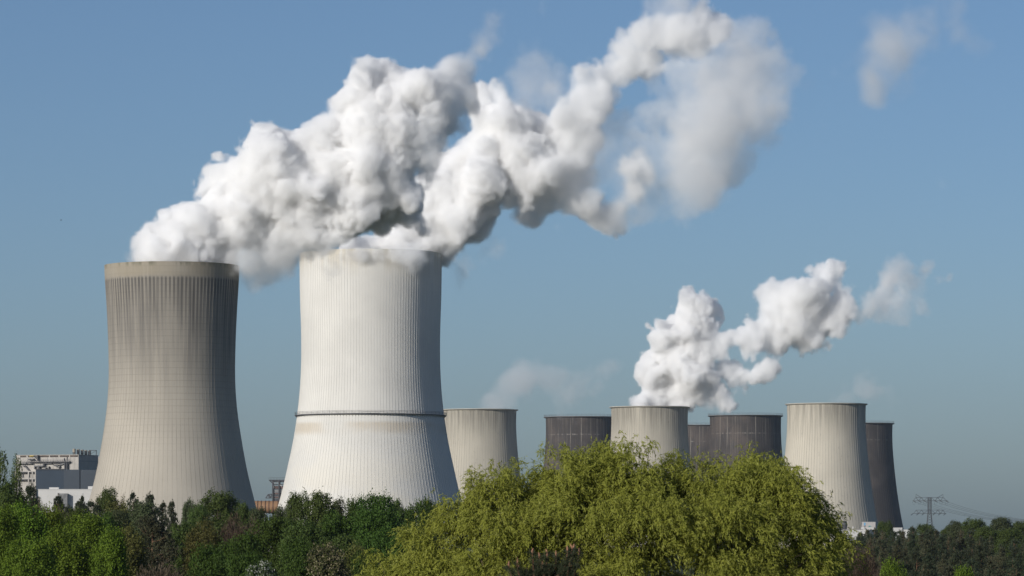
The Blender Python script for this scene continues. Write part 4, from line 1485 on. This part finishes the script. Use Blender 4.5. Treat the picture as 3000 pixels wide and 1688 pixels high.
steam_near = scaled([
    (400, 1130, 120), (250, 1180, 110), (560, 1130, 130), (330, 1090, 100), (200, 1130, 75), (480, 1050, 120), (620, 1000, 150), (420, 1000, 80),
    (560, 850, 80), (540, 760, 50), (620, 740, 65), (700, 850, 140), (700, 720, 80), (800, 950, 190), (850, 520, 75),
    (830, 620, 100), (900, 600, 90), (880, 720, 170), (960, 620, 80), (1050, 580, 60), (1000, 850, 200), (1180, 560, 100),
    (1180, 680, 150), (1060, 1080, 120), (980, 1120, 90), (1150, 950, 190), (1250, 520, 90), (1330, 450, 100), (1300, 800, 220),
    (1400, 600, 190), (1440, 180, 85), (1550, 170, 95), (1450, 300, 120), (1600, 300, 180), (1500, 450, 170),
    (1720, 190, 80), (1780, 300, 140), (1600, 520, 190), (1550, 750, 210), (1400, 950, 150),
    (1500, 960, 110), (1620, 900, 130), (1720, 960, 90), (1680, 800, 110), (1200, 1080, 100), (1250, 1100, 70)],
    330, 150, 0.4968, FULL) + scaled([
    (1860, 200, 85), (1950, 150, 70), (1900, 320, 130), (2020, 220, 100), (2060, 330, 80), (1820, 480, 130), (1950, 430, 110),
    (1800, 620, 110), (1840, 700, 90)], 330, 150, 0.4968, MID) + scaled([
    (700, 1140, 95), (790, 1160, 90), (900, 1190, 95), (1010, 1170, 90), (1100, 1160, 80), (1160, 1180, 70), (1240, 1165, 60), (1090, 1215, 45)], 330, 150, 0.4968, (0.16, 3.5, 0.7)) + scaled([
    (860, 1280, 80), (950, 1255, 65), (790, 1320, 60), (1030, 1225, 60), (760, 1240, 60),
    (120, 1215, 40), (60, 1235, 25), (160, 1190, 60)], 330, 150, 0.4968, (0.13, 4.0, 0.6)) + scaled([
    (2100, 120, 80), (2140, 50, 70), (2060, 180, 70)], 330, 150, 0.4968, (0.1, 5.0, 0.6)) + scaled([
    (1255, 1320, 50), (1310, 1290, 42), (1235, 1365, 40), (1405, 1225, 42), (1365, 1260, 36), (1230, 1240, 36)], 330, 150, 0.4968, (0.12, 3.5, 0.4))

steam_far = scaled([
    (1800, 1130, 110), (1700, 1120, 85), (1640, 1100, 65), (1520, 1150, 50), (1880, 1110, 100), (1420, 1170, 42), (1780, 1190, 70)], 330, 150, 0.4968, FULL) + scaled([
    (1800, 1195, 85, 0.3, 4.0, 0.6, -37.0), (1760, 1250, 60, 0.12, 5.0, 0.4, -39.0), (1860, 1215, 65, 0.2, 4.0, 0.5, -30.0), (1690, 1180, 60, 0.25, 4.0, 0.5, -36.0),
    (1580, 1170, 55, 0.25, 4.0, 0.5, -37.0), (1480, 1175, 50, 0.25, 4.0, 0.5, -36.0), (1390, 1190, 46, 0.2, 4.0, 0.5, -34.0), (1730, 1290, 42, 0.06, 5.0, 0.3, -40.0),
    (1840, 1265, 45, 0.08, 5.0, 0.3, -32.0)], 330, 150, 0.4968, FULL) + scaled([
    (30, 1250, 90), (80, 1180, 100), (150, 1150, 120), (200, 1050, 120), (100, 1060, 70), (60, 1130, 80), (300, 1180, 110), (380, 1230, 65),
    (280, 1260, 70), (220, 960, 90), (300, 900, 90), (400, 850, 100), (420, 1000, 140), (450, 1120, 60), (500, 780, 130), (600, 850, 150),
    (650, 950, 130), (430, 500, 65), (520, 500, 60), (400, 600, 60), (440, 680, 80), (560, 660, 120), (700, 720, 140)],
    1200, 0, 0.5245, (0.65, 1.6, 0.95)) + scaled([
    (640, 1120, 85), (620, 1190, 45), (750, 1080, 95), (800, 950, 140), (850, 850, 140), (990, 450, 70), (1000, 560, 110), (900, 640, 110),
    (1100, 430, 80), (1060, 520, 110), (980, 720, 110), (1200, 400, 90), (1250, 320, 90), (1270, 220, 70), (1340, 200, 75), (1330, 330, 85),
    (1420, 160, 90), (1520, 130, 90), (1640, 100, 80), (1700, 170, 100), (1560, 220, 90), (1640, 280, 80), (1750, 230, 60),
    (900, 1080, 95), (960, 1000, 75), (930, 930, 70), (1000, 1110, 80), (1060, 1160, 80), (1120, 1200, 70), (1190, 1150, 60), (700, 1150, 80), (820, 1070, 90),
    (1230, 950, 75), (1280, 870, 55), (1340, 980, 85), (1250, 1060, 75)], 1200, 0, 0.5245, MID) + scaled([
    (1940, 160, 60), (1980, 220, 80), (2040, 330, 70), (1750, 450, 160), (1900, 450, 160), (2050, 480, 110), (1650, 600, 140), (1800, 650, 160),
    (1950, 620, 110), (2020, 640, 80), (1620, 800, 160), (1750, 850, 140), (1550, 950, 140), (1650, 1050, 120), (1450, 1080, 100),
    (2050, 820, 70), (1350, 1120, 90), (1220, 1180, 80), (1550, 1140, 80), (1130, 680, 90), (1200, 650, 60), (1480, 560, 90), (1420, 480, 60), (1500, 700, 90), (1850, 330, 110), (1960, 330, 100), (2100, 400, 80)], 1200, 0, 0.5245, (0.06, 4.0, 0.8)) + scaled([
    (1500, 650, 150), (1480, 900, 160), (1650, 700, 190), (1800, 500, 190), (1950, 450, 160), (1750, 850, 190), (1600, 1000, 160), (1400, 1050, 130), (1950, 700, 150),
    (1350, 650, 100), (1250, 800, 100), (1100, 850, 110), (1060, 960, 100), (1180, 1060, 90), (1560, 420, 110), (2080, 600, 100), (1850, 250, 120)], 1200, 0, 0.5245, (0.06, 4.0, 0.8)) + scaled([
    (720, 420, 160), (800, 480, 130), (640, 480, 110), (430, 230, 100), (500, 120, 80), (350, 300, 60), (1480, 20, 130), (1350, 60, 80),
    (500, 1390, 70), (420, 1430, 60), (330, 1540, 50), (300, 1590, 45), (360, 1480, 40), (820, 1240, 36), (750, 60, 40)], 1200, 0, 0.5245, SOFT)

steam_right = scaled([
    (300, 1150, 120), (200, 1180, 80), (450, 1130, 120), (540, 1140, 80), (250, 1030, 80), (400, 1000, 170), (560, 1000, 120), (660, 1000, 90),
    (740, 1100, 80), (820, 1120, 65), (850, 1150, 40), (250, 930, 70), (330, 850, 90), (450, 830, 160), (580, 850, 120), (400, 700, 90), (520, 680, 130),
    (640, 700, 100), (500, 560, 75), (600, 550, 115), (700, 520, 65), (580, 450, 55), (680, 470, 75), (720, 620, 70)],
    1800, 720, 0.3882, (0.6, 2.0, 0.9)) + scaled([
    (760, 800, 85), (740, 720, 85), (830, 950, 95), (930, 960, 95), (960, 1030, 65), (1050, 960, 85), (1120, 920, 65), (1170, 900, 75),
    (880, 680, 65), (960, 660, 85), (1050, 640, 85), (1020, 720, 105), (1150, 650, 115), (1200, 730, 95), (1150, 340, 40), (1200, 330, 55),
    (1280, 330, 65), (1230, 430, 85), (1230, 530, 95), (1350, 420, 115), (1350, 600, 170), (1450, 350, 65), (1520, 400, 125), (1540, 200, 75),
    (1600, 160, 65), (1690, 170, 70), (1600, 280, 95), (1500, 560, 170), (1500, 720, 110), (1440, 790, 80), (1620, 780, 55), (1650, 500, 140),
    (1770, 350, 65), (1760, 470, 110), (1700, 620, 90)], 1800, 720, 0.3882, (0.3, 3.0, 0.85)) + scaled([
    (1850, 530, 80), (1950, 450, 95), (2050, 430, 110), (2180, 450, 100), (2300, 460, 80), (2080, 300, 90), (2480, 270, 40), (2330, 220, 60)],
    1800, 720, 0.3882, (0.10, 4.0, 0.7)) + scaled([
    (2130, 180, 110), (2380, 160, 60), (2250, 330, 100), (2200, 500, 70), (2380, 520, 60), (700, 1190, 50), (780, 1220, 40)], 1800, 720, 0.3882, (0.06, 5.0, 0.4))

steam_thin = scaled([(500, 610, 70), (600, 580, 110), (750, 500, 120), (850, 420, 120), (980, 350, 120), (1150, 370, 120), (1300, 430, 90), (1450, 350, 100),
    (1650, 270, 90)], 1250, 1000, 0.3106, (0.028, 8.0, 0.2))
steam_thin_right = scaled([(1500, 1185, 50), (1620, 1160, 60), (1720, 1120, 80), (1850, 1050, 90), (1950, 960, 70), (2050, 1100, 60)], 1800, 720, 0.3882, (0.028, 8.0, 0.2))
steam_drift = [(2600, 150, 105, 0.05, 12.0, 0.2), (2530, 260, 60, 0.05, 10.0, 0.2), (2560, 210, 70, 0.05, 10.0, 0.2), (2680, 90, 85, 0.04, 12.0, 0.2), (2790, 40, 60, 0.035, 12.0, 0.2),
               (2440, 190, 40, 0.03, 9.0, 0.2), (2745, 522, 36, 0.03, 7.0, 0.1), (2390, 370, 30, 0.04, 6.0, 0.1), (2370, 250, 40, 0.02, 8.0, 0.1)]


def plume(name, label, puffs, Y0, vox, seed, color=(0.915, 0.930, 0.955), aniso=0.0, **kw):
    d, lo, hi = make_plume(name, puffs, Y0, vox, seed, **kw)
    o = volume_object(name, d, lo, hi, volume_material(name, color, aniso))
    o['kind'] = 'stuff'
    o['label'] = label
    o['category'] = 'steam'
    o['group'] = 'steam from the cooling towers'
    print(name, d.shape, d.size)
    return o
plume('steam_plume', 'big white steam plume blowing right from the stained left tower', steam_near, 1560.0, 0.7, 3, grow=1.2, bias=1.2)
plume('steam_plume', 'long white and grey steam plume trailing right from the white tower', steam_far, 1876.0, 0.9, 5, grow=1.2, bias=1.2)
plume('steam_plume', 'smaller bright steam plume rising from the middle pale tower', steam_right, 3015.0, 1.2, 7, grow=1.2, bias=1.5, warp=6.0, erode=3.4, erode_scale=18.0, blend=0.45)
plume('thin_steam', 'faint grey steam wisp drifting above the pale tower beside the white one', steam_thin, 3080.0, 2.0, 9, grow=1.6, bias=2.0, fray_k=0.55, warp=9.0, erode=6.0, erode_scale=22.0)
plume('thin_steam', 'faint pinkish steam wisp above the pale tower on the right', steam_thin_right, 2943.0, 2.0, 11, grow=1.6, bias=2.0, fray_k=0.55, warp=9.0, erode=6.0, erode_scale=22.0)
plume('thin_steam', 'detached thin grey steam cloud high in the upper right sky', steam_drift, 1900.0, 1.6, 13, grow=1.25, bias=2.0, fray_k=0.8, warp=9.0, erode=6.0, erode_scale=18.0)

# ------------------------------------------------------------------ thin summer haze
hz = NT('haze_air')
pv = hz.n('ShaderNodeVolumePrincipled')
pv.inputs['Color'].default_value = (0.80, 0.90, 1.0, 1)
pv.inputs['Density'].default_value = 3.2e-5
pv.inputs['Anisotropy'].default_value = 0.3
hz.t.links.new(pv.outputs[0], hz.out.inputs['Volume'])
hb = MB().box(-4050, 4050, -400, 9050, -1.0, 335.0).build('haze', hz.m)
hb['kind'] = 'stuff'
hb['label'] = 'thin bluish haze in the air between camera and towers'
